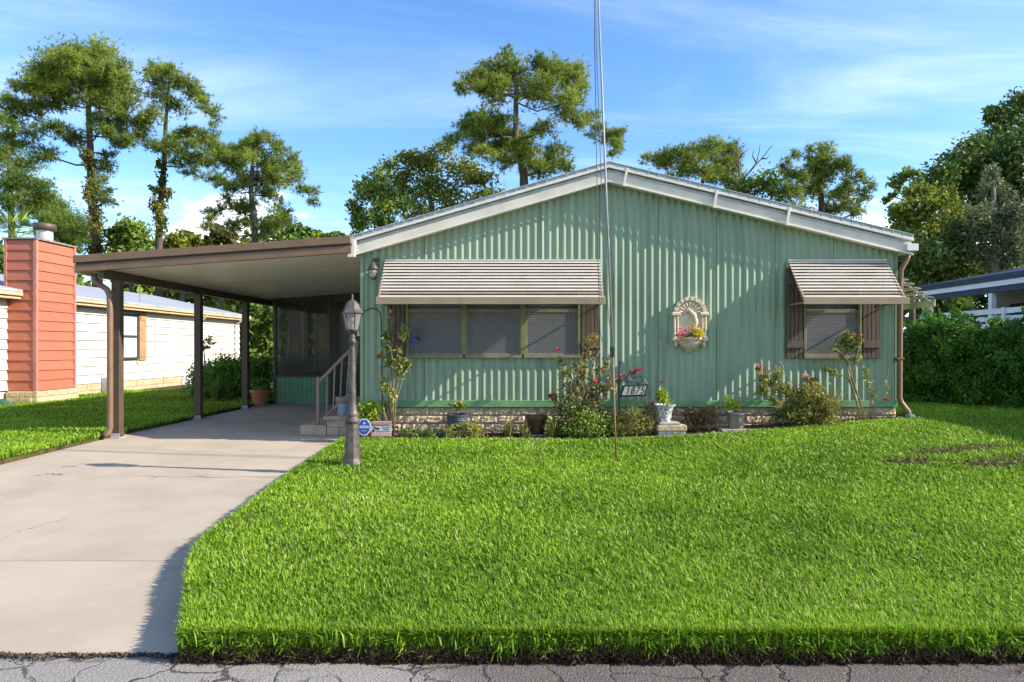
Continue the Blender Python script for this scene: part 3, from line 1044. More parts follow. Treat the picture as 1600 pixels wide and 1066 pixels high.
seams = [HX0]
x = fx(1028) - 0.845 * 4
while x < HX1 - 0.2:
    if x > HX0 + 0.25:
        seams.append(x)
    x += 0.845
seams.append(HX1)
for a, b_ in zip(seams[:-1], seams[1:]):
    xs_ = [a + 0.004]
    st = 0.1056 / 10
    q = math.ceil(a / st) * st
    while q < b_ - 0.004:
        if q > a + 0.006:
            xs_.append(q)
        q += st
    xs_.append(b_ - 0.004)
    for (o0, o1, _, _) in OPEN:
        for e in (o0, o1):
            if a < e < b_:
                xs_.append(e)
    xs_ = sorted(set(xs_))
    mb = MB()
    for x0, x1 in zip(xs_[:-1], xs_[1:]):
        xm = (x0 + x1) / 2
        iv = [(WALL0, None)]
        for (o0, o1, z0, z1) in OPEN:
            if o0 < xm < o1:
                iv = [(WALL0, z0), (z1, None)]
        for z0, z1 in iv:
            ta = roof_z(x0) - 0.16 if z1 is None else z1
            tb = roof_z(x1) - 0.16 if z1 is None else z1
            ya, yb_ = D - rib(x0), D - rib(x1)
            o = len(mb.v)
            mb.v += [(x0, ya, z0), (x1, yb_, z0), (x1, yb_, tb), (x0, ya, ta)]
            mb.f.append((o, o + 1, o + 2, o + 3))
    # returns at the seam edges
    for xe_ in (xs_[0], xs_[-1]):
        inside = [q for q in OPEN if q[0] < xe_ < q[1]]
        zs = [(WALL0, roof_z(xe_) - 0.16)] if not inside else [(WALL0, inside[0][2]), (inside[0][3], roof_z(xe_) - 0.16)]
        for z0, z1 in zs:
            mb.add([(xe_, D - rib(xe_), z0), (xe_, D + 0.02, z0), (xe_, D + 0.02, z1), (xe_, D - rib(xe_), z1)], [(0, 1, 2, 3)])
    # a panel that a window cuts right through is two sheets, one above and one below
    cut = [q for q in OPEN if q[0] <= xs_[0] + 1e-6 and q[1] >= xs_[-1] - 1e-6]
    sheets = [mb.f] if not cut else [[f for f in mb.f if mb.v[f[0]][2] < cut[0][2] - 0.01], [f for f in mb.f if mb.v[f[0]][2] > cut[0][2] + 0.01]]
    for fs in sheets:
        sh_ = MB()
        use = sorted({i for f in fs for i in f})
        ix = {i: k_ for k_, i in enumerate(use)}
        sh_.v = [mb.v[i] for i in use]
        sh_.f = [tuple(ix[i] for i in f) for f in fs]
        bmn = sh_.build('siding_panel', M['green'], house).data
        bm = bmesh.new()
        bm.from_mesh(bmn)
        bmesh.ops.remove_doubles(bm, verts=bm.verts, dist=0.0005)
        bm.to_mesh(bmn)
        bm.free()
        bmn.shade_smooth()
        bmn.set_sharp_from_angle(angle=R(50))

# body behind the siding, with the window openings left free
mb = MB()
mb.box(HX0 + 0.02, HX0 + 0.12, D + 0.03, BACK, 0.3, 2.80)
mb.box(HX1 - 0.12, HX1 - 0.02, D + 0.03, BACK, 0.3, 2.80)
mb.box(HX0 + 0.12, HX1 - 0.12, BACK - 0.1, BACK, 0.3, 2.80)
mb.box(HX0 + 0.12, HX1 - 0.12, D + 0.9, D + 1.0, 0.3, 2.80)
mb.build('inner_wall', M['room'], house)
# seam backing strips (dark joint between panels)
mb = MB()
for x in seams[1:-1]:
    blocked = [q for q in OPEN if q[0] - 0.02 < x < q[1] + 0.02]
    if blocked:
        mb.box(x - 0.02, x + 0.02, D + 0.005, D + 0.012, WALL0, blocked[0][2])
        mb.box(x - 0.02, x + 0.02, D + 0.005, D + 0.012, blocked[0][3], roof_z(x) - 0.2)
    else:
        mb.box(x - 0.02, x + 0.02, D + 0.005, D + 0.012, WALL0, roof_z(x) - 0.2)
mb.build('seam_strip', M['green_deep'], house)['kind'] = 'stuff'
# ribbed side walls
for xw, sgn in ((HX0, -1), (HX1, 1)):
    mb = MB()
    ns = 700
    for i in range(ns + 1):
        y = D + (BACK - D) * i / ns
        mb.v += [(xw + sgn * rib(y), y, WALL0), (xw + sgn * rib(y), y, 2.86)]
    for i in range(ns):
        mb.f.append((2 * i, 2 * i + 2, 2 * i + 3, 2 * i + 1))
    mb.build('side_wall', M['green'], house, smooth=True)
    MB().box(xw - 0.03 if sgn > 0 else xw - 0.016, xw + 0.016 if sgn > 0 else xw + 0.03, D - 0.022, D + 0.05, WALL0 - 0.01, 2.84 + 0.02).build('corner_trim', M['green'], house, bevel=0.004)
# foot trim
MB().box(HX0 - 0.012, HX1 + 0.012, D - 0.034, D + 0.02, fz(636), WALL0 + 0.004).build('skirt_trim', M['green_trim'], house, bevel=0.004)

# foundation of split-face blocks
fnd = MB().box(HX0 + 0.03, HX1 - 0.03, D + 0.03, D + 0.12, -0.05, fz(636) - 0.004)
fnd.box(HX1 - 0.12, HX1 - 0.03, D + 0.12, BACK, -0.05, fz(636) - 0.004)
fnd.box(HX0 + 0.03, HX0 + 0.12, D + 0.12, BACK, -0.05, fz(636) - 0.004)
fnd = fnd.build('foundation', M['mortar'], house)
protos = []
BW, BH = 0.395, 0.112
for s_ in range(7):
    rr = random.Random(100 + s_)
    mb = MB()
    a, c = 14, 5
    for j in range(c + 1):
        for i in range(a + 1):
            ex = i in (0, a) or j in (0, c)
            dy = -0.004 * rr.random() if ex else -0.006 - 0.022 * rr.random() ** 1.3
            mb.v.append((-BW / 2 + BW * i / a + (0 if ex else rr.uniform(-.008, .008)), dy, BH * j / c + (0 if ex else rr.uniform(-.006, .006))))
    for j in range(c):
        for i in range(a):
            k_ = j * (a + 1) + i
            mb.f.append((k_, k_ + 1, k_ + a + 2, k_ + a + 1))
    o = len(mb.v)
    mb.v += [(-BW / 2, 0.04, 0), (BW / 2, 0.04, 0), (BW / 2, 0.04, BH), (-BW / 2, 0.04, BH)]
    kk = [0, a, (a + 1) * (c + 1) - 1, (a + 1) * c]
    for q in range(4):
        q2 = (q + 1) % 4
        mb.f.append((kk[q], o + q, o + q2, kk[q2]))
    me_ = bpy.data.meshes.new('block')
    me_.from_pydata(mb.v, [], mb.f)
    me_.materials.append(M['stone'])
    protos.append(me_)
zt = fz(636) - 0.008
for r_ in range(4):
    z0 = zt - (r_ + 1) * (BH + 0.004)
    x = HX0 - 0.02 + (BW / 2 if r_ % 2 else 0) - 0.2
    while x < HX1:
        xa, xb = max(x, HX0), min(x + BW, HX1)
        xm = (xa + xb) / 2
        if xb - xa > 0.06 and z0 + BH > float(g(xm, D)) - 0.02:
            o = bpy.data.objects.new('block', rnd.choice(protos))
            COL.objects.link(o)
            o.parent = fnd
            o.location = Vector((xm, D + 0.012 + rnd.uniform(-.004, .004), z0)) - ORG[house.name]
            o.scale = ((xb - xa) / BW, 1, 1)
        x += BW + 0.004
# the corner return seen at the right end
for r_ in range(3):
    z0 = zt - (r_ + 1) * (BH + 0.004)
    for q in range(6):
        o = bpy.data.objects.new('block', rnd.choice(protos))
        COL.objects.link(o)
        o.parent = fnd
        o.location = Vector((HX1 - 0.012, D + 0.24 + q * (BW + 0.008), z0)) - ORG[house.name]
        o.rotation_euler = (0, 0, R(90))

# roof: two slopes, ridge cap, stepped rake fascia


def rake(pa, pb, y0, y1, t0, t1):
    """board along the rake between heights t0 (below the roof line) and t1"""
    (xa, za), (xb, zb) = pa, pb
    poly = [(xa, y0, za - t0), (xb, y0, zb - t0), (xb, y0, zb - t1), (xa, y0, za - t1)]
    return MB().prism(poly, (0, y1 - y0, 0))


L_, A_, R_ = (LFX, LFZ), (APX, APZ), (RTX, RTZ)
for pa, pb in ((L_, A_), (A_, R_)):
    rake(pa, pb, RY - 0.03, BACK + 0.2, 0.012, 0.05).build('roof_slope', M['galv'], house)
    rake(pa, pb, RY - 0.05, RY + 0.06, 0.0, 0.010).build('roof_edge', M['galv'], house)
    rake(pa, pb, RY - 0.042, RY - 0.002, 0.052, 0.090).build('upper_fascia', M['white'], house, bevel=0.004)
    rake(pa, pb, RY + 0.022, RY + 0.05, 0.092, 0.150).build('recess_fascia', M['galv'], house)
    rake(pa, pb, RY - 0.004, RY + 0.03, 0.152, 0.266).build('lower_fascia', M['cream'], house, bevel=0.004)
    rake(pa, pb, RY - 0.03, RY - 0.006, 0.268, 0.292).build('fascia_lip', M['white'], house, bevel=0.003)
    rake(pa, pb, RY + 0.032, D + 0.01, 0.268, 0.28).build('soffit', M['cream'], house)
# fluted ends of the roof pans along the rake
mb = MB()
for x in np.arange(LFX + 0.05, RTX - 0.03, 0.145):
    z = roof_z(x)
    mb.box(x - 0.007, x + 0.007, RY - 0.046, RY - 0.032, z - 0.046, z - 0.006)
mb.build('roof_pan_ends', M['galv'], house)['kind'] = 'stuff'
for px in (975, 1115, 1228):
    x = (px - CX) / F * RY
    z = roof_z(x)
    MB().prism([(x + 0.02, RY - 0.062, z - 0.05), (x + 0.055, RY - 0.062, z - 0.058), (x + 0.005, RY - 0.062, z - 0.31), (x - 0.03, RY - 0.062, z - 0.30)], (0, 0.03, 0)).build('fascia_bracket', M['white'], house, bevel=0.003)
MB().box(LFX - 0.02, LFX + 0.09, RY - 0.066, RY - 0.03, LFZ - 0.30, LFZ - 0.05).build('fascia_bracket', M['white'], house, bevel=0.004)
MB().box(RTX - 0.10, RTX + 0.06, RY - 0.05, BACK, RTZ - 0.23, RTZ - 0.13).build('gutter', M['white'], house, bevel=0.005)
# right downspout
dp = [(fx(1416), D - 0.06, fz(396)), (fx(1414), D - 0.06, fz(405)), (fx(1404), D - 0.07, fz(422)), (fx(1402.5), D - 0.07, fz(440)), (fx(1401.5), D - 0.07, fz(622)), (fx(1404), D - 0.09, fz(630)), (fx(1411), D - 0.14, fz(642)), (fx(1412), D - 0.15, fz(655))]
mb = MB()
mb.tube(dp, 0.038, 8)
mb.build('downspout', M['spout'], house, smooth=True)
for zz in (fz(460), fz(560)):
    MB().box(fx(1401.5) - 0.05, fx(1401.5) + 0.05, D - 0.112, D - 0.02, zz - 0.012, zz + 0.012).build('downspout_strap', M['spout'], house)


def window(x0, x1, z0, z1, zr, style):
    w_ = group_part('window', house)
    fr = MB()
    t_ = 0.034
    y0, y1 = D - 0.055, D + 0.07
    fr.box(x0, x0 + t_, y0, y1, z0, z1)
    fr.box(x1 - t_, x1, y0, y1, z0, z1)
    fr.box(x0 + t_, x1 - t_, y0, y1, z1 - t_, z1)
    fr.build('frame', M['olive'], w_, bevel=0.003)
    MB().box(x0 - 0.0, x1 + 0.0, y0 - 0.02, y1, z0 - 0.022, z0 + 0.02).build('sill', M['tanframe'], w_, bevel=0.003)
    xa, xb = x0 + t_, x1 - t_
    sa = MB()
    s_ = 0.018
    ys_, ye_ = D - 0.03, D + 0.0
    sa.box(xa, xa + s_, ys_, ye_, z0 + 0.02, zr)
    sa.box(xb - s_, xb, ys_, ye_, z0 + 0.02, zr)
    sa.box(xa + s_, xb - s_, ys_, ye_, z0 + 0.02, z0 + 0.045)
    sa.box(xa + s_, xb - s_, ys_, ye_, zr - 0.03, zr + 0.01)
    sa.build('sash', M['tanframe'], w_, bevel=0.002)
    MB().box(xa + s_, xb - s_, D - 0.022, D - 0.018, z0 + 0.045, zr - 0.03).build('insect_screen', M['screen'], w_)
    MB().box(xa, xb, D + 0.01, D + 0.016, z0 + 0.02, z1 - t_).build('pane', M['glass'], w_)
    if style == 'blind':
        bl = MB()
        z = z0 + 0.04
        while z < z1 - 0.05:
            bl.add([(xa + 0.01, D + 0.05, z), (xb - 0.01, D + 0.05, z), (xb - 0.01, D + 0.070, z + 0.022), (xa + 0.01, D + 0.070, z + 0.022)], [(0, 1, 2, 3)])
            z += 0.036
        bl.build('blind', M['blind'], w_)['kind'] = 'stuff'
    else:
        cu = MB()
        n_ = 60
        for i in range(n_ + 1):
            x = xa + (xb - xa) * i / n_
            yy = D + 0.075 + 0.018 * math.sin(i * 0.95)
            cu.v += [(x, yy, z0 + 0.03), (x, yy, z1 - 0.05)]
        for i in range(n_):
            cu.f.append((2 * i, 2 * i + 2, 2 * i + 3, 2 * i + 1))
        cu.build('curtain', M['curtain'], w_, smooth=True)
    MB().box(xa, xb, D + 0.38, D + 0.39, z0, z1).build('room_back', M['room'], w_)
    return w_


ZS, ZR, ZT = fz(557), fz(485), 2.60
window(fx(635), fx(724), ZS, ZT, ZR, 'blind')
window(fx(727), fx(815.5), ZS, ZT, ZR, 'curtain')
window(fx(818.5), fx(906), ZS, ZT, ZR, 'blind')
for px in (725.5, 817):
    MB().box(fx(px) - 0.03, fx(px) + 0.03, D - 0.062, D + 0.03, ZS + 0.02, ZT).build('mullion', M['mull'], house, bevel=0.003)
window(fx(1254), fx(1344), fz(558), ZT, fz(486), 'blind')
ZS2 = fz(558)


def shutter(x0, x1, z0, z1, batten):
    sh = group_part('shutter', house)
    n_ = 4
    wd = (x1 - x0) / n_
    for i in range(n_):
        MB().box(x0 + i * wd + 0.004, x0 + (i + 1) * wd - 0.004, D - 0.055, D - 0.022, z0, z1).build('board', M['shutter'], sh, bevel=0.003)
    MB().box(x0 + 0.005, x1 - 0.005, D - 0.03, D - 0.02, z0 + 0.01, z1 - 0.01).build('backing', M['post'], sh)
    for zz in batten:
        MB().box(x0 - 0.004, x1 + 0.004, D - 0.078, D - 0.055, zz - 0.045, zz + 0.045).build('batten', M['shutter'], sh, bevel=0.004)


shutter(fx(606), fx(633), ZS - 0.02, ZT, (ZS + 0.16, ZT - 0.2))
shutter(fx(908), fx(935), ZS - 0.02, ZT, (ZS + 0.16, ZT - 0.2))
shutter(fx(1226.5), fx(1252), ZS2 - 0.02, ZT, (fz(539), ZT - 0.2))
shutter(fx(1345.5), fx(1372), ZS2 - 0.02, ZT, (fz(539), ZT - 0.2))


def awning(x0, x1, zt, zb, p, n_, label=None):
    aw = group_part('awning', house)
    if label:
        aw['label'] = label
    y0 = D - 0.035
    sl = Vector((0, -(p - 0.035), zb - zt))
    Ls = sl.length
    dd = sl / Ls
    nn = Vector((0, dd.z, -dd.y)) * 1.0      # outward and up
    if nn.z < 0:
        nn = -nn
    pit = Ls / n_
    for i in range(n_):
        a = Vector((0, y0, zt)) + dd * pit * i
        q = [a - nn * 0.010, a + dd * pit * 0.90 + nn * 0.013, a + dd * pit * 0.95 + nn * 0.007, a + dd * pit * 0.60 - nn * 0.012, a - nn * 0.016]
        MB().prism([(x0, v.y, v.z) for v in q], (x1 - x0, 0, 0)).build('slat', M['slat'] if i not in (n_ - 3,) else M['awnbrown'], aw)
    yv = D - p
    MB().box(x0 - 0.01, x1 + 0.01, yv - 0.026, yv - 0.004, zb - 0.045, zb + 0.055).build('valance', M['awnbrown'], aw, bevel=0.004)
    MB().box(x0, x1, D - 0.045, D - 0.015, zt - 0.005, zt + 0.02).build('head_rail', M['slat'], aw)
    for x in (x0 + 0.02, x1 - 0.02):
        MB().bar((x, D - 0.03, zb - 0.02), (x, yv, zb - 0.02), 0.02, 0.02).build('arm', M['awnbrown'], aw)
        MB().bar((x, D - 0.035, zt - 0.03), (x, yv, zb), 0.02, 0.03).build('stringer', M['awnbrown'], aw)


awning(-2.0, 1.105, fz(408), fz(408) - 0.62, 0.60, 13)
awning(3.82, 5.24, fz(408), fz(408) - 0.62, 0.60, 13)

# awning over the window round the right corner
aw = group_part('awning', house)
aw['label'] = 'weathered slatted awning on the right side wall'
ya, yb_ = 10.85, 12.4
for i in range(9):
    t0 = i / 9
    xa = HX1 + 0.03 + 0.90 * t0
    za = 2.80 - 0.62 * t0
    MB().prism([(xa - 0.01, ya, za), (xa + 0.105, ya, za - 0.022), (xa + 0.105, ya, za - 0.036), (xa - 0.01, ya, za - 0.012)], (0, yb_ - ya, 0)).build('slat', M['oldslat'], aw)
MB().box(HX1 + 0.92, HX1 + 0.945, ya - 0.02, yb_, 2.08, 2.19).build('valance', M['oldslat'], aw, bevel=0.004)
for yy in (ya + 0.03, yb_ - 0.05):
    MB().bar((HX1 + 0.02, yy, 2.78), (HX1 + 0.92, yy, 2.14), 0.025, 0.03).build('stringer', M['oldslat'], aw)

# ------------------------------------------------------------------ carport


def cz(x):
    return 2.515 + 0.0705 * (x + 6.3)


CXL, CXR = -6.33, HX0 - 0.03
PY1 = 16.4
CF = 9.95
cp = thing('carport', 'open carport with brown fascia, cream ceiling and dark square posts', 'carport', (-4.2, 13.0, 0.13))


def sloped(x0, x1, y0, y1, t0, t1):
    return MB().prism([(x0, y0, cz(x0) + t0), (x1, y0, cz(x1) + t0), (x1, y0, cz(x1) + t1), (x0, y0, cz(x0) + t1)], (0, y1 - y0, 0))


y = CF + 0.06
while y < 21.4:
    sloped(CXL + 0.02, CXR, y, min(y + 0.290, 21.4), 0.03, 0.06).build('ceiling_panel', M['ceil'], cp, bevel=0.004)
    y += 0.305
sloped(CXL + 0.02, CXR, CF + 0.05, 21.4, 0.07, 0.22).build('roof_deck', M['galv'], cp)
sloped(CXL - 0.01, CXR - 0.06, CF - 0.01, CF + 0.05, 0.0, 0.10).build('fascia', M['brown'], cp, bevel=0.005)
sloped(CXL - 0.01, CXR - 0.06, CF + 0.012, CF + 0.05, 0.102, 0.128).build('fascia_groove', M['post'], cp)
sloped(CXL - 0.02, CXR - 0.06, CF - 0.035, CF + 0.05, 0.130, 0.235).build('fascia_cap', M['brown'], cp, bevel=0.006)
MB().box(CXL - 0.05, CXL + 0.02, CF + 0.052, 21.4, cz(CXL) - 0.02, cz(CXL) + 0.13).build('side_gutter', M['cream'], cp, bevel=0.006)
MB().box(-6.05, -5.97, CF + 0.06, 21.0, cz(-6.0) - 0.10, cz(-6.0) + 0.02).build('beam', M['post'], cp)
for yy in (10.3, 13.0, 15.2):
    xx = -5.94 if yy < 11 else -6.0
    MB().box(xx - 0.06, xx + 0.06, yy - 0.06, yy + 0.06, drive_z(yy), cz(-6.0) - 0.102).build('post', M['post'], cp, bevel=0.006)
    mb = MB().box(xx - 0.068, xx + 0.068, yy - 0.068, yy - 0.062, drive_z(yy), drive_z(yy) + 0.07)
    mb.box(xx - 0.075, xx + 0.075, yy - 0.10, yy + 0.10, drive_z(yy), drive_z(yy) + 0.012)
    mb.build('post_bracket', M['galv'], cp)
# front downspout
d_ = 10.12
pts = [P(147, 428, d_), P(147, 434, d_), P(150, 441, d_), P(158, 446, d_), P(167, 452, d_), P(171.5, 462, d_), P(172, 480, d_), P(172, 600, d_), P(172, 668, d_), P(170, 676, d_), P(163, 682, d_ - 0.05)]
MB().tube(pts, 0.042, 8).build('downspout', M['spout'], cp, smooth=True)
MB().tube([P(218, 428, 11.5), P(218.5, 472, 11.5)], 0.004, 4).build('hanging_wire', M['black'], cp)

# ------------------------------------------------------------------ screened porch at the back of the carport
py_ = PY1
XL, XH = -5.82, HX0 - 0.03
zf_ = 0.13
por = thing('screened_porch', 'dark screened porch with green ribbed knee wall behind the carport', 'porch', (-4.2, py_, zf_))


def ribwall(x0, x1, y, z0, z1, amp=0.012):
    mb_ = MB()
    n_ = int((x1 - x0) / 0.0125)
    for i in range(n_ + 1):
        x = x0 + (x1 - x0) * i / n_
        yy = y - amp * (0.5 + 0.5 * math.sin(2 * math.pi * x / 0.1))
        mb_.v += [(x, yy, z0), (x, yy, z1)]
    for i in range(n_):
        mb_.f.append((2 * i, 2 * i + 2, 2 * i + 3, 2 * i + 1))
    return mb_


ZK = 0.75
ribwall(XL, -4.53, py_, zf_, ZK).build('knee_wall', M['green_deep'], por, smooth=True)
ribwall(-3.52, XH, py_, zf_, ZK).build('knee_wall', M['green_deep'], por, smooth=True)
for a, b_ in ((XL, -4.53), (-3.52, XH)):
    MB().box(a, b_, py_ - 0.03, py_ + 0.04, ZK + 0.002, ZK + 0.04).build('rail', M['bronze'], por)
    MB().prism([(a, py_ + 0.005, ZK + 0.04), (b_, py_ + 0.005, ZK + 0.04), (b_, py_ + 0.005, cz(b_) - 0.05), (a, py_ + 0.005, cz(a) - 0.05)], (0, 0.002, 0)).build('screen', M['porchscreen'], por)
for x in (XL + 0.03, -4.50, -3.53):
    MB().box(x - 0.032, x + 0.032, py_ - 0.028, py_ + 0.035, zf_, cz(x) - 0.06).build('porch_post', M['bronze'], por, bevel=0.003)
sloped(XL, XH, py_ - 0.03, py_ + 0.04, -0.06, 0.028).build('header', M['bronze'], por)
# screen door
dr = group_part('screen_door', por)
mb = MB()
x0, x1 = -4.46, -3.57
zt_ = cz(-4.46) - 0.08
mb.box(x0, x0 + 0.06, py_ - 0.015, py_ + 0.015, zf_ + 0.02, zt_)
mb.box(x1 - 0.06, x1, py_ - 0.015, py_ + 0.015, zf_ + 0.02, zt_)
for z0, z1 in ((zf_ + 0.02, zf_ + 0.2), (1.05, 1.12), (zt_ - 0.06, zt_)):
    mb.box(x0 + 0.06, x1 - 0.06, py_ - 0.015, py_ + 0.015, z0, z1)
mb.build('door_frame', M['bronze'], dr)
MB().box(x0 + 0.06, x1 - 0.06, py_ - 0.001, py_ + 0.001, zf_ + 0.2, zt_ - 0.06).build('door_screen', M['porchscreen'], dr)
# side screens
for i, y in enumerate((17.6, 18.75, 19.9, 21.0)):
    MB().box(XL - 0.03, XL + 0.03, y - 0.03, y + 0.03, zf_, cz(XL) - 0.002).build('porch_post', M['bronze'], por)
MB().box(XL - 0.001, XL + 0.001, py_ + 0.05, 21.2, ZK, cz(XL)).build('side_screen', M['porchscreen'], por)
MB().box(XL - 0.02, XL + 0.02, py_ + 0.05, 21.2, zf_, ZK).build('side_knee_wall', M['green_deep'], por)
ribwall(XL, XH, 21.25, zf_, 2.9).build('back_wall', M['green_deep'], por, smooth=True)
MB().box(XL, XH, py_ + 0.05, 21.2, zf_ - 0.1, zf_ + 0.002).build('porch_floor', M['concrete'], por)
# what stands inside the porch
zz = P(460, 588, 17.0).z
xx = P(461, 588, 17.0).x
tb = thing('side_table', 'small dark table inside the porch under the tan planter', 'table', (xx, 17.0, zf_))
MB().box(xx - 0.35, xx + 0.35, 16.75, 17.25, zz - 0.03, zz).build('tabletop', M['bronze'], tb)
for sx_ in (-1, 1):
    for sy_ in (-1, 1):
        MB().box(xx + sx_ * 0.31 - 0.02, xx + sx_ * 0.31 + 0.02, 17 + sy_ * 0.21 - 0.02, 17 + sy_ * 0.21 + 0.02, zf_ + 0.002, zz - 0.03).build('leg', M['bronze'], tb)


def pot(name, label, cat, c, prof, m_, soil=True, n_=20, group=None):
    th = thing(name, label, cat, c, group)
    MB().lathe(prof, c, n_).build('body', m_, th, smooth=True).data.set_sharp_from_angle(angle=R(40))
    if soil:
        r_, z_ = prof[-1][0], prof[-1][1]
        top_r = max(r_ * 0.93, 0.01)
        MB().lathe([(0.001, z_ - 0.02), (top_r, z_ - 0.025)], c, n_).build('soil', M['potsoil'], th)
    return th


def open_pot(r0, r1, h, lip=0.015, lh=0.04, t_=0.012):
    return [(0.001, 0), (r0, 0), (r1 - 0.004, h - lh), (r1 + lip, h - lh + 0.003), (r1 + lip, h), (r1 - t_, h), (r1 - t_ - 0.006, h - 0.05)]


pot('planter', 'tan wicker planter with silvery plant behind the porch screen', 'planter', (xx, 17.0, zz + 0.002), open_pot(0.17, 0.22, 0.26), M['wicker'])


# ------------------------------------------------------------------ plants: stems, leaves, flowers
def flower_mesh(name, m_, r, n_, seed, cup=0.5):
    rng_ = np.random.default_rng(seed)
    a = rng_.uniform(0, 2 * np.pi, n_)
    el = rng_.uniform(-0.1, 1.2, n_)
    d_ = np.stack([np.cos(a) * np.cos(el), np.sin(a) * np.cos(el), np.sin(el)], 1)
    V, T, ti = leaves(d_ * r * 0.55, np.full(n_, r * 0.95), r * 0.75, rng_.uniform(0, 1, n_), rng_, d_ * 2.0)
    o = np_mesh(name, m_, V, T, ti)
    me_ = o.data
    bpy.data.objects.remove(o)
    return me_


FM = {c: [flower_mesh('flower', M['petal' + c], 1.0, 16, 40 + i) for i in range(3)] for c in ('red', 'pink', 'orange', 'yellow', 'white')}


def plant(name, label, cat, d, foot_px, stems, clumps, flowers, leafm, seed, dens, L, wd, group=None, barkm=None, r0=0.010, deep=0.5, twigs=True, foot=None, drp=0.1, sub=0.46):
    rng_ = np.random.default_rng(seed)
    rr = random.Random(seed)
    f3 = Vector(foot) if foot else P(*foot_px, d)
    th = thing(name, label, cat, f3, group)
    mb_ = MB()
    ends = []
    for st_ in stems:
        pts = [f3 + Vector((rr.uniform(-.05, .05), rr.uniform(-.04, .04), -0.02))]
        jy = rr.uniform(-0.12, 0.12)
        for k_, (a, b_) in enumerate(st_):
            pts.append(P(a, b_, d + jy * (k_ + 1) / len(st_)))
        n_ = len(pts)
        mb_.tube(pts, [r0 * (1 - 0.65 * i / (n_ - 1)) for i in range(n_)], 5)
        ends += pts[1:]
    C = None
    if clumps:
        if cat == 'shrub' and d < 12:
            clumps = [(c[0], c[1] - 3, c[2] * 1.25, c[3] * 1.3) for c in clumps]
        C, O, Tn, cen = puffs(clumps, d, dens * 9 if d < 12 else dens * 6, rng_, deep, sub)
        src = ends or [f3]
        if twigs:
            for ce, rad, sc_ in cen:
                p = Vector(ce)
                q = min(src, key=lambda e: (e - p).length)
                mb_.tube([q, q.lerp(p, 0.5) + Vector((0, 0, 0.01)), p], [r0 * 0.55, r0 * 0.45, r0 * 0.3], 4)
                for s_ in sc_[:6]:
                    mb_.tube([p, Vector(ce + s_ * rad)], [r0 * 0.3, r0 * 0.15], 3)
    if mb_.v:
        mb_.build('stem', barkm or M['cane'], th, smooth=True)
    if C is not None:
        V, T, ti = leaves(C, np.full(len(C), L), wd, Tn, rng_, O * 0.4, drp)
        np_mesh('foliage', leafm, V, T, ti, th)
    for i, (px, py, c, r_) in enumerate(flowers):
        p = P(px, py, d + rr.uniform(-0.12, 0.02))
        o = bpy.data.objects.new('flower', FM[c][i % 3])
        COL.objects.link(o)
        o.parent = th
        o.location = p - f3
        o.scale = (r_, r_, r_ * 0.9)
        o.rotation_euler = (rr.uniform(0.2, 1.0), rr.uniform(-.5, .5), rr.uniform(0, 6))
    return th


plant('potted_plant', 'silvery leaved plant standing in the wicker planter inside the porch', 'plant', 17.0, None, [], [(462, 569, 17, 6)], [], M['silverleaf'], 61, 500, 0.07, 0.03, foot=(xx, 17.0, zz + 0.24))

# ------------------------------------------------------------------ stone steps and handrail by the side door
stp = thing('stone_steps', 'low concrete block steps climbing to the side door of the green house', 'steps', (-2.85, 11.0, 0.13))
zb_ = 0.132


def blockrow(x0, x1, y0, y1, z0, z1, n_, along='x'):
    for i in range(n_):
        if along == 'x':
            a, b_ = x0 + (x1 - x0) * i / n_, x0 + (x1 - x0) * (i + 1) / n_
            q = MB().box(a + 0.003, b_ - 0.003, y0, y1, z0, z1)
        else:
            a, b_ = y0 + (y1 - y0) * i / n_, y0 + (y1 - y0) * (i + 1) / n_
            q = MB().box(x0, x1, a + 0.003, b_ - 0.003, z0, z1)
        q.build('block', M['stepstone'], stp, bevel=0.008)


blockrow(-3.34, -2.95, 10.52, 11.75, zb_, 0.285, 3, 'y')
blockrow(-2.945, -2.38, 10.52, 11.75, zb_, 0.255, 3, 'x')
blockrow(-2.945, -2.38, 10.54, 11.75, 0.258, 0.365, 2, 'x')
MB().box(-2.98, -2.37, 10.49, 11.78, 0.368, 0.42).build('tread', M['stepstone'], stp, bevel=0.008)
blockrow(-2.66, -2.38, 10.80, 11.75, 0.423, 0.60, 3, 'y')
MB().box(-2.70, -2.37, 10.76, 11.78, 0.603, 0.65).build('tread', M['stepstone'], stp, bevel=0.008)

M['railpaint'] = mat('taupe_handrail_paint', (0.21, 0.155, 0.125), 0.5, var=0.2, vscale=8)
hr = thing('handrail', 'brown metal handrail with slanting bars beside the stone steps', 'handrail', (-3.0, 10.6, 0.286))
yh = 10.62
b0 = P(497, 660, yh)
t0_ = P(497, 589, yh)
b1 = P(553, 628, yh)
t1_ = P(556, 541, yh)
MB().bar((b0.x, yh, 0.287), t0_, 0.05, 0.05, (0, 1, 0)).build('newel_post', M['railpaint'], hr, bevel=0.004)
MB().bar((P(551, 620, yh).x, yh, 0.652), P(558, 536, yh), 0.045, 0.045, (0, 1, 0)).build('newel_post', M['railpaint'], hr, bevel=0.004)
MB().bar(P(499, 596, yh), P(560, 534, yh), 0.045, 0.04, (0, 1, 0)).build('top_rail', M['railpaint'], hr, bevel=0.004)
MB().bar(P(500, 658, yh), P(552, 610, yh), 0.035, 0.03, (0, 1, 0)).build('lower_rail', M['railpaint'], hr, bevel=0.004)
for i in range(4):
    s_ = (i + 1) / 5
    MB().bar(P(500 + 52 * s_, 658 - 48 * s_, yh), P(500 + 58 * s_, 596 - 60 * s_, yh), 0.022, 0.022, (0, 1, 0)).build('baluster', M['railpaint'], hr)

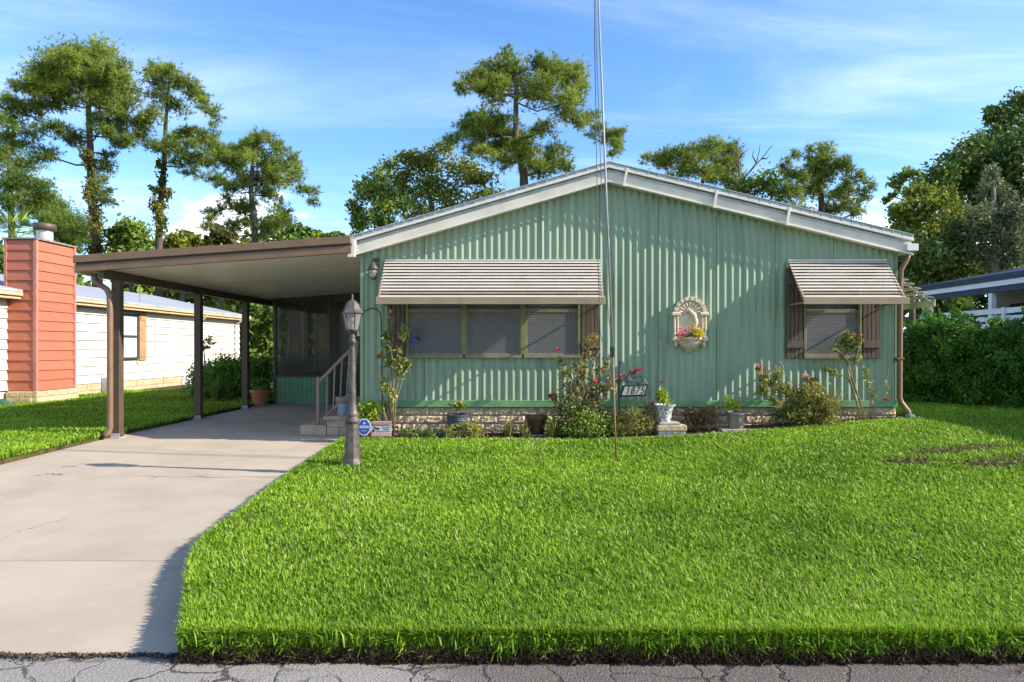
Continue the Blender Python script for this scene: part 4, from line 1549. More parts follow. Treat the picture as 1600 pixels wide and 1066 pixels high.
pp = P(536, 662, 10.62)
bk = pot('flower_pot', 'pale blue pot with a tan rim on the stone steps behind the lamp', 'pot', (pp.x, 10.66, 0.4205), [(0.001, 0), (0.085, 0), (0.11, 0.20)], M['bluepot'], False)
MB().lathe([(0.111, 0.20), (0.122, 0.203), (0.126, 0.285), (0.11, 0.285), (0.10, 0.24)], (pp.x, 10.66, 0.4205), 20).build('rim', M['oldpot'], bk, smooth=True)
MB().lathe([(0.001, 0.24), (0.102, 0.24)], (pp.x, 10.66, 0.4205), 20).build('soil', M['potsoil'], bk)

# white frame on the side wall, seen edge-on past the corner
mbx = thing('wall_frame', 'white open frame sticking out past the left corner of the green house', 'frame', (-2.46, 11.0, 1.75))
mb = MB()
xa, xb, za, zb2 = P(558.5, 0, 10.9).x, HX0 - 0.02, P(0, 525, 10.9).z, P(0, 498, 10.9).z
mb.box(xa, xa + 0.03, 10.88, 10.93, za, zb2)
mb.box(xa + 0.03, xb, 10.88, 10.93, zb2 - 0.03, zb2)
mb.box(xa + 0.03, xb, 10.88, 10.93, za, za + 0.03)
mb.build('frame', M['white'], mbx)
MB().box(xa + 0.03, xb, 10.94, 10.97, za + 0.06, za + 0.10).build('shelf', M['white'], mbx)

# ------------------------------------------------------------------ lamp post
lx, ly = (550.5 - CX) / F * 7.6, 7.6
lz = float(g(lx, ly))
k76 = 7.6 / F


def lzpx(py):
    return EYE - (py - CY) * k76 - lz


lamp = thing('lamp_post', 'ornate bronze lamp post with six sided lantern beside the driveway', 'lamp post', (lx, ly, lz))
c = (lx, ly, lz)
pr = [(0.108, -0.01), (0.108, lzpx(727)), (0.098, lzpx(722)), (0.088, lzpx(716)), (0.070, lzpx(668)), (0.067, lzpx(662))]
MB().lathe(pr, c, 8, rot=R(22.5)).build('base', M['lampmetal'], lamp, bevel=0.004)
pr = [(0.066, lzpx(662)), (0.080, lzpx(660)), (0.084, lzpx(657)), (0.078, lzpx(654)), (0.064, lzpx(653)), (0.060, lzpx(650)), (0.074, lzpx(648)), (0.062, lzpx(645)), (0.044, lzpx(636)), (0.040, lzpx(620)), (0.030, lzpx(545))]
MB().lathe(pr, c, 16).build('collar', M['lampmetal'], lamp, smooth=True)
pr = [(0.030, lzpx(545)), (0.029, lzpx(537)), (0.042, lzpx(536)), (0.042, lzpx(532)), (0.033, lzpx(530)), (0.031, lzpx(528)), (0.036, lzpx(526)), (0.022, lzpx(524)), (0.028, lzpx(521)), (0.05, lzpx(519)), (0.068, lzpx(517.5)), (0.072, lzpx(515))]
MB().lathe(pr, c, 12).build('pole', M['lampmetal'], lamp, smooth=True)
zb_, zt_ = lzpx(515), lzpx(490)
r0_, r1_ = 0.066, 0.103
fr = MB()
for i in range(6):
    a = R(60 * i)
    p0 = Vector((lx + r0_ * math.cos(a), ly + r0_ * math.sin(a), lz + zb_))
    p1 = Vector((lx + r1_ * math.cos(a), ly + r1_ * math.sin(a), lz + zt_))
    fr.tube([p0, p1], 0.0095, 4)
    a2 = R(60 * (i + 1))
    q0 = Vector((lx + r0_ * math.cos(a2), ly + r0_ * math.sin(a2), lz + zb_))
    q1 = Vector((lx + r1_ * math.cos(a2), ly + r1_ * math.sin(a2), lz + zt_))
    MB().add([p0, q0, q1, p1], [(0, 1, 2, 3)]).build('glass_pane', M['lampglass'], lamp)
fr.build('lantern_frame', M['lampmetal'], lamp)
pr = [(0.001, zt_ + 0.002), (r1_ + 0.004, zt_ + 0.002), (r1_ + 0.022, zt_ + 0.004), (r1_ + 0.012, zt_ + 0.012), (0.092, lzpx(484)), (0.070, lzpx(475)), (0.040, lzpx(470)), (0.020, lzpx(469)), (0.001, lzpx(468.6))]
MB().lathe(pr, c, 6).build('lantern_roof', M['lampmetal'], lamp)
pr = [(0.018, lzpx(469)), (0.010, lzpx(467)), (0.017, lzpx(465.5)), (0.008, lzpx(464)), (0.012, lzpx(462)), (0.001, lzpx(459))]
MB().lathe(pr, c, 10).build('finial', M['lampmetal'], lamp, smooth=True)
mb = MB().sphere((lx, ly, lz + lzpx(499)), 0.03, 8, (1, 1, 1.5))
mb.build('bulb', M['signwhite'], lamp, smooth=True)
MB().lathe([(0.018, zb_ + 0.001), (0.018, lzpx(506))], c, 10).build('bulb_holder', M['cream'], lamp)

# ------------------------------------------------------------------ wall lantern
wl = thing('wall_lantern', 'small bronze wall lantern left of the long awning', 'wall lamp', (fx(586.5), D - 0.02, fz(440)))
wx, wy = fx(586), D - 0.13
MB().box(fx(589) - 0.035, fx(589) + 0.035, D - 0.032, D - 0.018, fz(418), fz(403)).build('back_plate', M['lampmetal'], wl, bevel=0.006)
MB().tube([(fx(589), D - 0.03, fz(409)), (fx(589), D - 0.09, fz(404.5)), (wx, wy, fz(405)), (wx, wy, fz(411))], 0.009, 6).build('arm', M['lampmetal'], wl, smooth=True)
c = (wx, wy, fz(411))
MB().lathe([(0.001, 0.0), (0.02, -0.005), (0.045, -0.05), (0.078, -0.098), (0.075, -0.11), (0.055, -0.113)], c, 12).build('cap', M['lampmetal'], wl, smooth=True)
MB().lathe([(0.054, -0.114), (0.058, -0.13), (0.047, -0.215), (0.03, -0.23), (0.001, -0.232)], c, 12).build('glass', M['lampglass'], wl, smooth=True)
mb = MB()
for i in range(6):
    a = R(60 * i + 30)
    mb.tube([(wx + 0.058 * math.cos(a), wy + 0.058 * math.sin(a), c[2] - 0.115), (wx + 0.05 * math.cos(a), wy + 0.05 * math.sin(a), c[2] - 0.22)], 0.004, 4)
mb.lathe([(0.052, -0.222), (0.055, -0.232), (0.02, -0.242), (0.008, -0.262), (0.001, -0.264)], c, 12)
mb.build('cage', M['lampmetal'], wl)

# ------------------------------------------------------------------ flag pole with ropes
fpd = 7.95
fb = P(963, 727, fpd)
fb.z = float(g(fb.x, fpd)) - 0.02
fp = thing('flag_pole', 'slim leaning metal pole rising from the lawn, rusty below the clamp', 'pole', fb)
j_ = P(957.5, 548, fpd)
MB().tube([fb, P(960, 640, fpd), j_], [0.0115, 0.011, 0.0105], 8).build('lower_pole', M['rustpole'], fp, smooth=True)
top = P(932.5, -60, fpd)
MB().tube([j_ + Vector((0, 0, -0.06)), P(946, 270, fpd), top], [0.0125, 0.0120, 0.0105], 8).build('upper_pole', M['metalpole'], fp, smooth=True)
mb = MB()
mb.tube([j_ + Vector((-0.005, -0.02, -0.07)), j_ + Vector((-0.008, -0.03, 0.04))], 0.026, 8)
mb.bar(j_ + Vector((-0.02, -0.045, -0.05)), j_ + Vector((-0.024, -0.045, 0.05)), 0.012, 0.018)
mb.build('clamp', M['black'], fp)
mb = MB().sphere(top + Vector((0, 0, 0.04)), 0.045, 8)
mb.build('finial', M['metalpole'], fp, smooth=True)
rp = thing('halyard', 'two thin dark ropes hanging beside the leaning metal pole', 'rope', P(957, 556, fpd))
MB().tube([P(930.5, -55, fpd - 0.03), P(931.5, 60, fpd - 0.04), P(941, 330, fpd - 0.05), P(948, 456, fpd - 0.05), P(956, 545, fpd - 0.05)], 0.0045, 5).build('rope', M['rope'], rp)
MB().tube([P(928.5, -55, fpd - 0.02), P(929, 60, fpd - 0.03), P(932.5, 260, fpd - 0.05), P(934.5, 420, fpd - 0.06), P(938, 520, fpd - 0.06), P(946, 556, fpd - 0.06), P(956, 552, fpd - 0.05)], 0.0045, 5).build('rope', M['rope'], rp)

# ------------------------------------------------------------------ wall niche planter
nx0, nx1 = fx(1049), fx(1103.5)
nc = (nx0 + nx1) / 2
nw = (nx1 - nx0) / 2
nz_b, nz_s, nz_t = fz(533), fz(490), fz(465)
wn = thing('wall_niche', 'cream plaster wall niche with arched shell top and half bowl', 'wall planter', (nc, D - 0.02, fz(550)))
yf = D - 0.022


def arch(xc, r, z0, zs, n_=16):
    pts = [(xc - r, z0), (xc - r, zs)]
    pts += [(xc - r * math.cos(math.pi * i / n_), zs + r * math.sin(math.pi * i / n_)) for i in range(1, n_)]
    return pts + [(xc + r, zs), (xc + r, z0)]


MB().prism([(x, yf, z) for x, z in arch(nc, nw - 0.02, nz_b, nz_s)], (0, -0.03, 0)).build('back_plate', M['plaster'], wn)
ra = nw - 0.015
mb = MB()
n_ = 18
for i in range(n_):
    a0_, a1_ = math.pi * i / n_ + 0.012, math.pi * (i + 1) / n_ - 0.012
    q = [(nc - r_ * math.cos(a), yf - 0.031, nz_s + r_ * math.sin(a)) for r_, a in ((ra - 0.055, a0_), (ra, a0_), (ra, a1_), (ra - 0.055, a1_))]
    mb.prism(q, (0, -0.035 - 0.006 * (i % 2), 0))
mb.build('arch_rim', M['plaster'], wn, bevel=0.004)
mb = MB()
for i in range(9):
    a = math.pi * (i + 0.5) / 9
    p0 = Vector((nc - 0.05 * math.cos(a), yf - 0.034, nz_s + 0.05 * math.sin(a)))
    p1 = Vector((nc - 0.165 * math.cos(a), yf - 0.04, nz_s + 0.165 * math.sin(a)))
    mb.tube([p0, p0.lerp(p1, 0.8), p1], [0.010, 0.022, 0.012], 6)
mb.build('shell', M['plaster'], wn, smooth=True)
mb = MB()
mb.tube([(nc - 0.10, yf - 0.03, nz_s - 0.02), (nc - 0.02, yf - 0.05, nz_s + 0.05), (nc + 0.06, yf - 0.055, nz_s - 0.03), (nc + 0.085, yf - 0.05, nz_s - 0.13), (nc + 0.05, yf - 0.045, nz_b + 0.10)], [0.012, 0.03, 0.038, 0.033, 0.015], 8)
mb.build('scroll', M['plaster'], wn, smooth=True)
for s_ in (-1, 1):
    for q, (off, r_) in enumerate(((0.03, 0.017), (0.075, 0.013))):
        xc_ = nc + s_ * (nw - off)
        MB().lathe([(r_ * 1.3, 0), (r_, 0.02), (r_ * 0.9, nz_s - nz_b - 0.10), (r_ * 1.3, nz_s - nz_b - 0.085)], (xc_, yf - 0.055, nz_b + 0.05), 10).build('column', M['plaster'], wn, smooth=True)
    xa = nc + s_ * (nw - 0.05)
    MB().box(xa - 0.062, xa + 0.062, yf - 0.085, yf, nz_s - 0.033, nz_s + 0.012).build('capital', M['plaster'], wn, bevel=0.01)
zl = fz(528)
MB().box(nc - nw - 0.004, nc + nw + 0.004, yf - 0.09, yf, nz_b + 0.0, nz_b + 0.05).build('ledge', M['plaster'], wn, bevel=0.01)
pr = [(0.001, -0.185), (0.03, -0.18), (0.05, -0.155), (0.12, -0.115), (0.17, -0.05), (0.185, -0.005), (0.20, 0.0), (0.205, 0.03), (0.185, 0.03), (0.17, -0.01), (0.001, -0.02)]
o = MB().lathe(pr, (nc, yf, nz_b + 0.02), 22, a0=math.pi, arc=math.pi).build('bowl', M['plaster'], wn, smooth=True)
for s_ in (-1, 1):
    mb = MB().lathe([(0.001, -0.09), (0.022, -0.085), (0.035, -0.05), (0.03, 0)], (nc + s_ * (nw - 0.05), yf - 0.03, nz_b), 10)
    mb.build('bracket', M['plaster'], wn, smooth=True)
fl = []
rr = random.Random(3)
for i in range(16):
    fl.append((1067 + rr.uniform(-9, 10), 519 + rr.uniform(-5, 7), 'pink', rr.uniform(0.03, 0.045)))
for i in range(13):
    fl.append((1090 + rr.uniform(-8, 7), 519 + rr.uniform(-6, 7), 'yellow', rr.uniform(0.028, 0.04)))
for q in ((1080, 506), (1077, 511), (1085, 509)):
    fl.append((*q, 'yellow', 0.028))
for q in ((1100, 523), (1102, 527), (1055, 524)):
    fl.append((*q, 'white', 0.03))
plant('flower_bunch', 'pink, yellow and white flowers filling the bowl of the wall niche', 'flowers', 10.06, None, [], [(1078, 522, 22, 5)], fl, M['roseleaf'], 77, 900, 0.04, 0.02, foot=(nc, 10.08, nz_b + 0.01), deep=0.02, twigs=False)

# ------------------------------------------------------------------ signs


def text(body, size, loc, m_, parent, shear=0.0, w=None, name='lettering', align='CENTER', ext=0.0015):
    cu = bpy.data.curves.new(name, 'FONT')
    cu.body = body
    cu.size = size
    cu.shear = shear
    cu.align_x = align
    cu.align_y = 'CENTER'
    cu.extrude = ext
    cu.materials.append(m_)
    tmp = bpy.data.objects.new(name, cu)
    me_ = bpy.data.meshes.new_from_object(tmp)
    bpy.data.objects.remove(tmp)
    if not me_.materials:
        me_.materials.append(m_)
    o = bpy.data.objects.new(name, me_)
    COL.objects.link(o)
    o.parent = parent
    o.location = Vector(loc) - ORG[parent.name]
    o.rotation_euler = (R(90), 0, 0)
    if w:
        o.scale = (w, 1, 1)
    return o


sd_ = 9.66
k_ = sd_ / F


def sp(px, py):
    return P(px, py, sd_)


ns = thing('house_number_sign', 'black garden sign with beige plate reading 1875 among the roses', 'sign', (sp(969, 640).x, sd_, float(g(sp(969, 640).x, sd_))))
gz = float(g(sp(990, 0).x, sd_))
# slanted plate (parallelogram)
pl = [sp(971.5, 617.5), sp(1006, 616), sp(1009.5, 603), sp(976, 604.5)]
MB().prism([(p.x, sd_ - 0.012, p.z) for p in pl], (0, -0.006, 0)).build('plate', M['numface'], ns)
bk_ = [sp(968.5, 620.5), sp(1008.5, 619), sp(1012.5, 600.5), sp(972.5, 602)]
MB().prism([(p.x, sd_ + 0.008, p.z) for p in bk_], (0, -0.019, 0)).build('frame', M['black'], ns, bevel=0.003)
for i, ch in enumerate('1875'):
    p = sp(980.3 + i * 7.6, 610.6 - i * 0.25)
    text(ch, 0.145, (p.x, sd_ - 0.0195, p.z), M['black'], ns, 0.28, 0.82, 'digit')
MB().tube([(sp(968, 0).x, sd_ + 0.005, gz - 0.1), (sp(967, 0).x, sd_ + 0.005, sp(0, 575).z), (sp(969, 0).x, sd_, sp(0, 565).z), (sp(974, 0).x, sd_, sp(0, 566).z)], 0.009, 6).build('stake', M['black'], ns, smooth=True)
MB().tube([(sp(1010, 0).x, sd_ + 0.005, gz - 0.1), (sp(1010, 0).x, sd_ + 0.005, sp(0, 600).z)], 0.008, 6).build('stake', M['black'], ns, smooth=True)
mb = MB()
for cx_, cy_, rr_, s_ in ((980, 593, 5, 1), (991, 587, 5.5, 1), (1002, 592, 5, -1), (985, 598, 3, -1), (997, 598, 3, 1)):
    pts = []
    for i in range(19):
        a = s_ * i * 0.52
        r_ = rr_ * (1 - i / 26)
        pts.append(sp(cx_ + r_ * math.cos(a), cy_ + r_ * math.sin(a)))
    mb.tube(pts, 0.006, 5)
mb.tube([sp(968, 599), sp(980, 588), sp(991, 581), sp(1003, 588), sp(1011, 600)], 0.007, 5)
mb.build('scrollwork', M['black'], ns)

# octagon security sign
osd = 9.55


def op(px, py):
    return P(px, py, osd)


oc = op(569, 667.5)
os_ = thing('octagon_sign', 'small blue and white octagonal security sign by the lamp post', 'sign', (oc.x, osd, float(g(oc.x, osd))))


def octa(c_, rx, rz, y, t_):
    pts = [(c_.x + rx * math.cos(R(22.5 + 45 * i)), y, c_.z + rz * math.sin(R(22.5 + 45 * i))) for i in range(8)]
    return MB().prism(pts, (0, t_, 0))


octa(oc, 0.102, 0.122, osd, 0.008).build('border', M['signwhite'], os_)
octa(oc, 0.080, 0.104, osd - 0.002, 0.0015).build('face', M['signblue'], os_)
MB().box(oc.x - 0.066, oc.x + 0.066, osd - 0.0045, osd - 0.0025, oc.z - 0.018, oc.z + 0.022).build('pale_band', mat('pale_blue_print', (0.22, 0.32, 0.56), 0.5), os_)
mb = MB()
for i in range(6):
    x = oc.x - 0.052 + i * 0.019
    mb.box(x, x + 0.012, osd - 0.0062, osd - 0.0047, oc.z - 0.010, oc.z + 0.014)
for i in range(4):
    x = oc.x - 0.034 + i * 0.018
    mb.box(x, x + 0.010, osd - 0.0045, osd - 0.0026, oc.z - 0.055, oc.z - 0.045)
mb.prism([(oc.x - 0.022, osd - 0.0026, oc.z + 0.04), (oc.x + 0.022, osd - 0.0026, oc.z + 0.04), (oc.x + 0.004, osd - 0.0026, oc.z + 0.078)], (0, -0.002, 0))
mb.build('print', M['signwhite'], os_)
MB().tube([(oc.x, osd + 0.014, float(g(oc.x, osd)) - 0.1), (oc.x, osd + 0.014, oc.z + 0.05)], 0.006, 6).build('stake', M['metalpole'], os_)

# warning sign
wsd = 9.6
a_, b_ = P(580, 682, wsd), P(611.5, 658.5, wsd)
wc = (a_ + b_) / 2
ws = thing('warning_sign', 'small red and white WARNING sign with camera picture under the tall rose', 'sign', (wc.x, wsd, float(g(wc.x, wsd))))
W2, H2 = (b_.x - a_.x) / 2, (b_.z - a_.z) / 2
MB().box(wc.x - W2, wc.x + W2, wsd, wsd + 0.006, wc.z - H2, wc.z + H2).build('board', M['signwhite'], ws)
MB().box(wc.x - W2 + 0.008, wc.x + W2 - 0.008, wsd - 0.003, wsd - 0.001, wc.z + H2 * 0.42, wc.z + H2 - 0.01).build('red_band', M['signred'], ws)
MB().box(wc.x - W2 + 0.01, wc.x + W2 - 0.01, wsd - 0.003, wsd - 0.001, wc.z - H2 + 0.006, wc.z - H2 * 0.55).build('orange_band', M['signorange'], ws)
text('WARNING', 0.050, (wc.x, wsd - 0.005, wc.z + H2 * 0.68), M['signwhite'], ws, 0, 1.0)
mb = MB()
mb.prism([(wc.x - W2 + 0.03, wsd - 0.003, wc.z + 0.03), (wc.x - 0.02, wsd - 0.003, wc.z + 0.008), (wc.x - 0.035, wsd - 0.003, wc.z - 0.018), (wc.x - W2 + 0.045, wsd - 0.003, wc.z + 0.008)], (0, 0.002, 0))
mb.prism([(wc.x - W2 + 0.02, wsd - 0.003, wc.z - 0.008), (wc.x - W2 + 0.05, wsd - 0.003, wc.z - 0.004), (wc.x - W2 + 0.045, wsd - 0.003, wc.z - 0.045), (wc.x - W2 + 0.02, wsd - 0.003, wc.z - 0.045)], (0, 0.002, 0))
mb.build('camera_picture', M['black'], ws)
mb = MB()
for (xa, xb, z_) in ((0.012, 0.05, 0.018), (0.056, 0.115, 0.018), (0.03, 0.115, -0.006), (-0.07, 0.04, -0.036), (0.05, 0.115, -0.032)):
    mb.box(wc.x + xa, wc.x + xb, wsd - 0.003, wsd - 0.001, wc.z + z_ - 0.006, wc.z + z_ + 0.006)
mb.build('fine_print', M['signgrey'], ws)
for s_ in (-1, 1):
    MB().tube([(wc.x + s_ * W2 * 0.6, wsd + 0.011, float(g(wc.x, wsd)) - 0.1), (wc.x + s_ * W2 * 0.6, wsd + 0.011, wc.z)], 0.004, 5).build('stake', M['metalpole'], ws)

# shepherd hook and bird ornament
hx = fx(597)
hk = thing('garden_hook', 'black shepherd hook bending over at the left house corner', 'garden hook', (P(597, 660, 9.95).x, 9.95, float(g(-2, 9.95))))
h_ = 9.95
MB().tube([P(598, 690, h_), P(596.5, 560, h_), P(595.5, 500, h_), P(594, 489, h_), P(588, 483, h_), P(580, 482, h_), P(570, 486, h_), P(564, 495, h_), P(563, 503, h_)], 0.009, 6).build('rod', M['black'], hk, smooth=True)
bd = thing('bird_ornament', 'small blue bird ornament on a wire before the left window', 'ornament', P(647, 532, 9.98))
MB().sphere(P(647, 532, 9.98), 0.036, 8, (1.7, 0.8, 0.9)).build('body', M['bluebird'], bd, smooth=True)
MB().sphere(P(653.5, 528.5, 9.98), 0.022, 8).build('head', M['black'], bd, smooth=True)
MB().prism([P(641.5, 530, 9.97), P(638.5, 536, 9.97), P(645, 534, 9.97)], (0, 0.03, 0)).build('tail', M['bluebird'], bd)
MB().tube([P(647, 535, 9.98), P(643, 600, 9.97), P(640, 685, 9.95)], 0.003, 5).build('wire', M['black'], bd)

# ------------------------------------------------------------------ pots and pedestals in the bed


def gp(px, d):
    x_ = (px - CX) / F * d
    return (x_, d, float(g(x_, d)) + 0.02)


x, y, z = gp(715, 9.9)
bl = thing('concrete_block', 'pale grey concrete block under the ribbed charcoal pot', 'block', (x, y, z - 0.03))
MB().box(x - 0.15, x + 0.15, y - 0.09, y + 0.09, z - 0.03, z + 0.10).build('body', mat('pale_grey_block', (0.46, 0.46, 0.47), 0.85, var=0.15, vscale=9), bl, bevel=0.008)
prof = [(0.001, 0), (0.12, 0)]
for i in range(7):
    prof += [(0.128 + 0.003 * i, 0.012 + 0.027 * i), (0.136 + 0.003 * i, 0.022 + 0.027 * i)]
prof += [(0.155, 0.20), (0.155, 0.215), (0.14, 0.215)]
pot('flower_pot', 'ribbed charcoal pot on a concrete block below the long window', 'pot', (x, y, z + 0.101), prof, M['greypot'], True, 24)
plant('potted_flower', 'small leafy plant with an orange bloom in the charcoal pot', 'plant', 9.9, None, [], [(713, 634, 11, 5)], [(718, 629, 'orange', 0.04), (721, 633, 'orange', 0.03)], M['limeleaf'], 81, 900, 0.07, 0.035, foot=(x, y, z + 0.30), deep=0.05)
x, y, z = gp(838, 9.95)
pot('flower_pot', 'dark brown empty pot standing below the long window', 'pot', (x, y, z + 0.033), open_pot(0.11, 0.14, 0.26, 0.02, 0.05), M['brownpot'])
MB_ = MB().box(x - 0.2, x + 0.16, y - 0.12, y + 0.12, z - 0.02, z + 0.032)
tag(MB_.build('paving_stone', M['pavestone'], bevel=0.006), 'flat grey paving stone under the dark brown pot', 'paver')
# urn on a stone pedestal
x, y, z = gp(1045, 9.72)
pd = thing('stone_pedestal', 'two layer stone pedestal under the mottled white urn', 'pedestal', (x, y, z - 0.03))
MB().box(x - 0.165, x + 0.20, y - 0.14, y + 0.16, z - 0.04, z + 0.075).build('block', mat('pale_pedestal_stone', (0.45, 0.42, 0.40), 0.9, var=0.2, vscale=9), pd, bevel=0.008)
MB().box(x - 0.185, x + 0.215, y - 0.16, y + 0.18, z + 0.078, z + 0.155).build('cap_stone', M['stone'], pd, bevel=0.01)
MB().box(x - 0.15, x + 0.13, y - 0.14, y + 0.15, z + 0.158, z + 0.19).build('cap_stone', M['pavestone'], pd, bevel=0.008)
ux = (1038 - CX) / F * 9.72
prof = [(0.001, 0), (0.085, 0), (0.083, 0.02), (0.092, 0.04), (0.105, 0.15), (0.125, 0.20), (0.155, 0.225), (0.158, 0.24), (0.14, 0.24), (0.11, 0.2)]
pot('urn', 'flared white urn with dark mottling on the stone pedestal', 'urn', (ux, y, z + 0.191), prof, M['whiteplast'])
plant('potted_flower', 'lime leaved plant with one red bloom growing in the white urn', 'plant', 9.72, None, [[(1035, 620), (1034, 606), (1033.5, 599)]], [(1036, 622, 10, 9), (1034, 612, 7, 6)], [(1033.5, 597.5, 'red', 0.035)], M['limeleaf'], 83, 1500, 0.045, 0.028, foot=(ux, y, z + 0.41), deep=0.05, r0=0.006)
plant('potted_flower', 'dusky purple sprig trailing over the left rim of the white urn', 'plant', 9.68, None, [], [(1020, 631, 6, 4)], [], leaf_mat('purple_leaf', (0.10, 0.03, 0.06), (0.30, 0.13, 0.20), 0.2), 84, 900, 0.04, 0.02, foot=(ux - 0.12, 9.68, z + 0.40), deep=0.05)
# old clay pot on flat stones
x, y, z = gp(1150, 9.85)
MB_ = MB().box(x - 0.24, x + 0.28, y - 0.16, y + 0.14, z - 0.02, z + 0.032)
tag(MB_.build('paving_stone', M['pavestone'], bevel=0.006), 'flat pale paving stone under the old clay pot with yellowish plant', 'paver')
ps = (x, y, z + 0.034)
pot('flower_pot', 'weathered clay pot with lichen stains right of the white urn', 'pot', ps, open_pot(0.10, 0.135, 0.23, 0.018, 0.035), M['oldpot'])
plant('potted_plant', 'sparse yellow green plant in the weathered clay pot', 'plant', 9.85, None, [], [(1140, 628, 13, 9), (1150, 634, 10, 5)], [], M['limeleaf'], 85, 700, 0.05, 0.025, foot=(ps[0], ps[1], ps[2] + 0.2), deep=0.05)
# terracotta pot under the carport
x, y = (407 - CX) / F * 15.9, 15.9
prof = open_pot(0.14, 0.21, 0.37, 0.02, 0.07)
pot('flower_pot', 'terracotta pot by the green knee wall under the carport', 'pot', (x, y, 0.131), prof, M['terra'])
plant('potted_plant', 'bushy green plant in the terracotta pot under the carport', 'plant', 15.9, None, [], [(400, 602, 12, 7), (414, 601, 12, 8), (407, 597, 12, 6)], [], M['bushleaf'], 86, 500, 0.085, 0.045, foot=(x, y, 0.46), deep=0.1)

# ------------------------------------------------------------------ shrubs and roses in the bed
ROSE = 'rose bushes along the front wall'


def foot(px, d):
    return gp(px, d)


plant('rose_bush', 'tall thin rose with salmon blooms left of the long window', 'rose bush', 9.8, None,
      [[(612, 640), (622, 600), (628, 540), (632, 515)], [(608, 640), (606, 590), (604, 540), (603, 520)], [(618, 630), (630, 590), (638, 565)], [(610, 600), (613, 540), (610, 500), (608, 488)], [(600, 645), (598, 600), (592, 560)], [(614, 620), (616, 580), (610, 540)]],
      [(628, 525, 9, 10), (634, 512, 7, 7), (604, 525, 8, 9), (610, 500, 6, 8), (618, 568, 14, 10), (634, 572, 8, 8), (626, 585, 10, 8), (606, 560, 7, 8), (600, 600, 6, 12), (614, 615, 7, 10), (607, 545, 7, 10), (622, 548, 6, 8), (592, 556, 6, 5), (602, 635, 6, 8)],
      [(603, 518, 'orange', 0.045), (633, 511, 'orange', 0.045), (609, 487, 'orange', 0.04), (592, 553, 'orange', 0.04), (628, 514, 'pink', 0.035), (618, 626, 'pink', 0.03)],
      M['roseleaf'], 91, 560, 0.06, 0.036, ROSE, deep=0.15, foot=foot(612, 9.8), r0=0.012)
plant('rose_bush', 'big sprawling rose with red blooms in front of the brown shutter', 'rose bush', 9.78, None,
      [[(905, 620), (885, 570), (870, 545)], [(910, 620), (908, 580), (922, 535), (925, 520)], [(915, 620), (935, 585), (948, 560)], [(900, 630), (875, 615), (858, 620)], [(912, 610), (905, 570), (915, 540)], [(925, 625), (950, 600), (970, 588)], [(900, 600), (888, 585), (880, 565)], [(918, 600), (930, 560), (940, 545)]],
      [(905, 600, 22, 20), (925, 610, 22, 20), (890, 620, 20, 18), (885, 585, 12, 12), (905, 575, 14, 12), (878, 565, 8, 10), (922, 540, 12, 12), (928, 528, 10, 8), (940, 575, 12, 12), (948, 610, 14, 16), (915, 640, 26, 14), (880, 640, 18, 14), (945, 640, 16, 14), (864, 622, 10, 6), (955, 595, 10, 8), (900, 655, 22, 12), (915, 560, 10, 8), (950, 565, 6, 10)],
      [(871, 547, 'red', 0.04), (924, 533, 'red', 0.045), (858, 619, 'red', 0.042), (863, 617, 'red', 0.04), (908, 580, 'orange', 0.05), (912, 583, 'red', 0.045), (932, 598, 'red', 0.048), (928, 590, 'orange', 0.04), (893, 565, 'orange', 0.03), (972, 588, 'red', 0.045), (985, 582, 'red', 0.035), (996, 580, 'red', 0.05), (990, 584, 'red', 0.04), (1001, 577, 'red', 0.04), (882, 605, 'red', 0.03), (945, 618, 'red', 0.03), (968, 594, 'red', 0.04)],
      M['oldroseleaf'], 92, 270, 0.055, 0.030, ROSE, deep=0.25, foot=foot(910, 9.78), r0=0.012)
plant('shrub', 'dense dark green shrub at the foot of the red rose', 'shrub', 9.68, None, [[(885, 665)], [(920, 660)], [(950, 665)]],
      [(880, 668, 20, 14), (905, 672, 22, 12), (930, 668, 22, 14), (955, 668, 18, 14), (915, 655, 20, 10)], [], M['oakleaf'], 93, 800, 0.045, 0.026, 'shrubs in the flower bed', deep=0.2, foot=foot(915, 9.68))
plant('shrub', 'yellowish feathery shrub between the leaning pole and the white urn', 'shrub', 9.7, None, [[(985, 665)], [(1005, 660)], [(1015, 655)]],
      [(985, 655, 16, 14), (1003, 660, 16, 14), (1015, 650, 9, 12), (1010, 672, 16, 10), (985, 673, 18, 10), (970, 662, 10, 14)], [], M['shrubleaf'], 94, 700, 0.05, 0.014, 'shrubs in the flower bed', deep=0.2, foot=foot(995, 9.7))
plant('shrub', 'reddish brown twiggy shrub right of the stone pedestal', 'shrub', 9.9, None, [[(1085, 650)], [(1100, 650)], [(1075, 655)]],
      [(1085, 655, 16, 12), (1105, 658, 14, 10), (1072, 648, 10, 10), (1095, 645, 14, 8), (1110, 645, 10, 8)], [], M['redbrownleaf'], 95, 600, 0.05, 0.02, 'shrubs in the flower bed', deep=0.2, foot=foot(1090, 9.9))
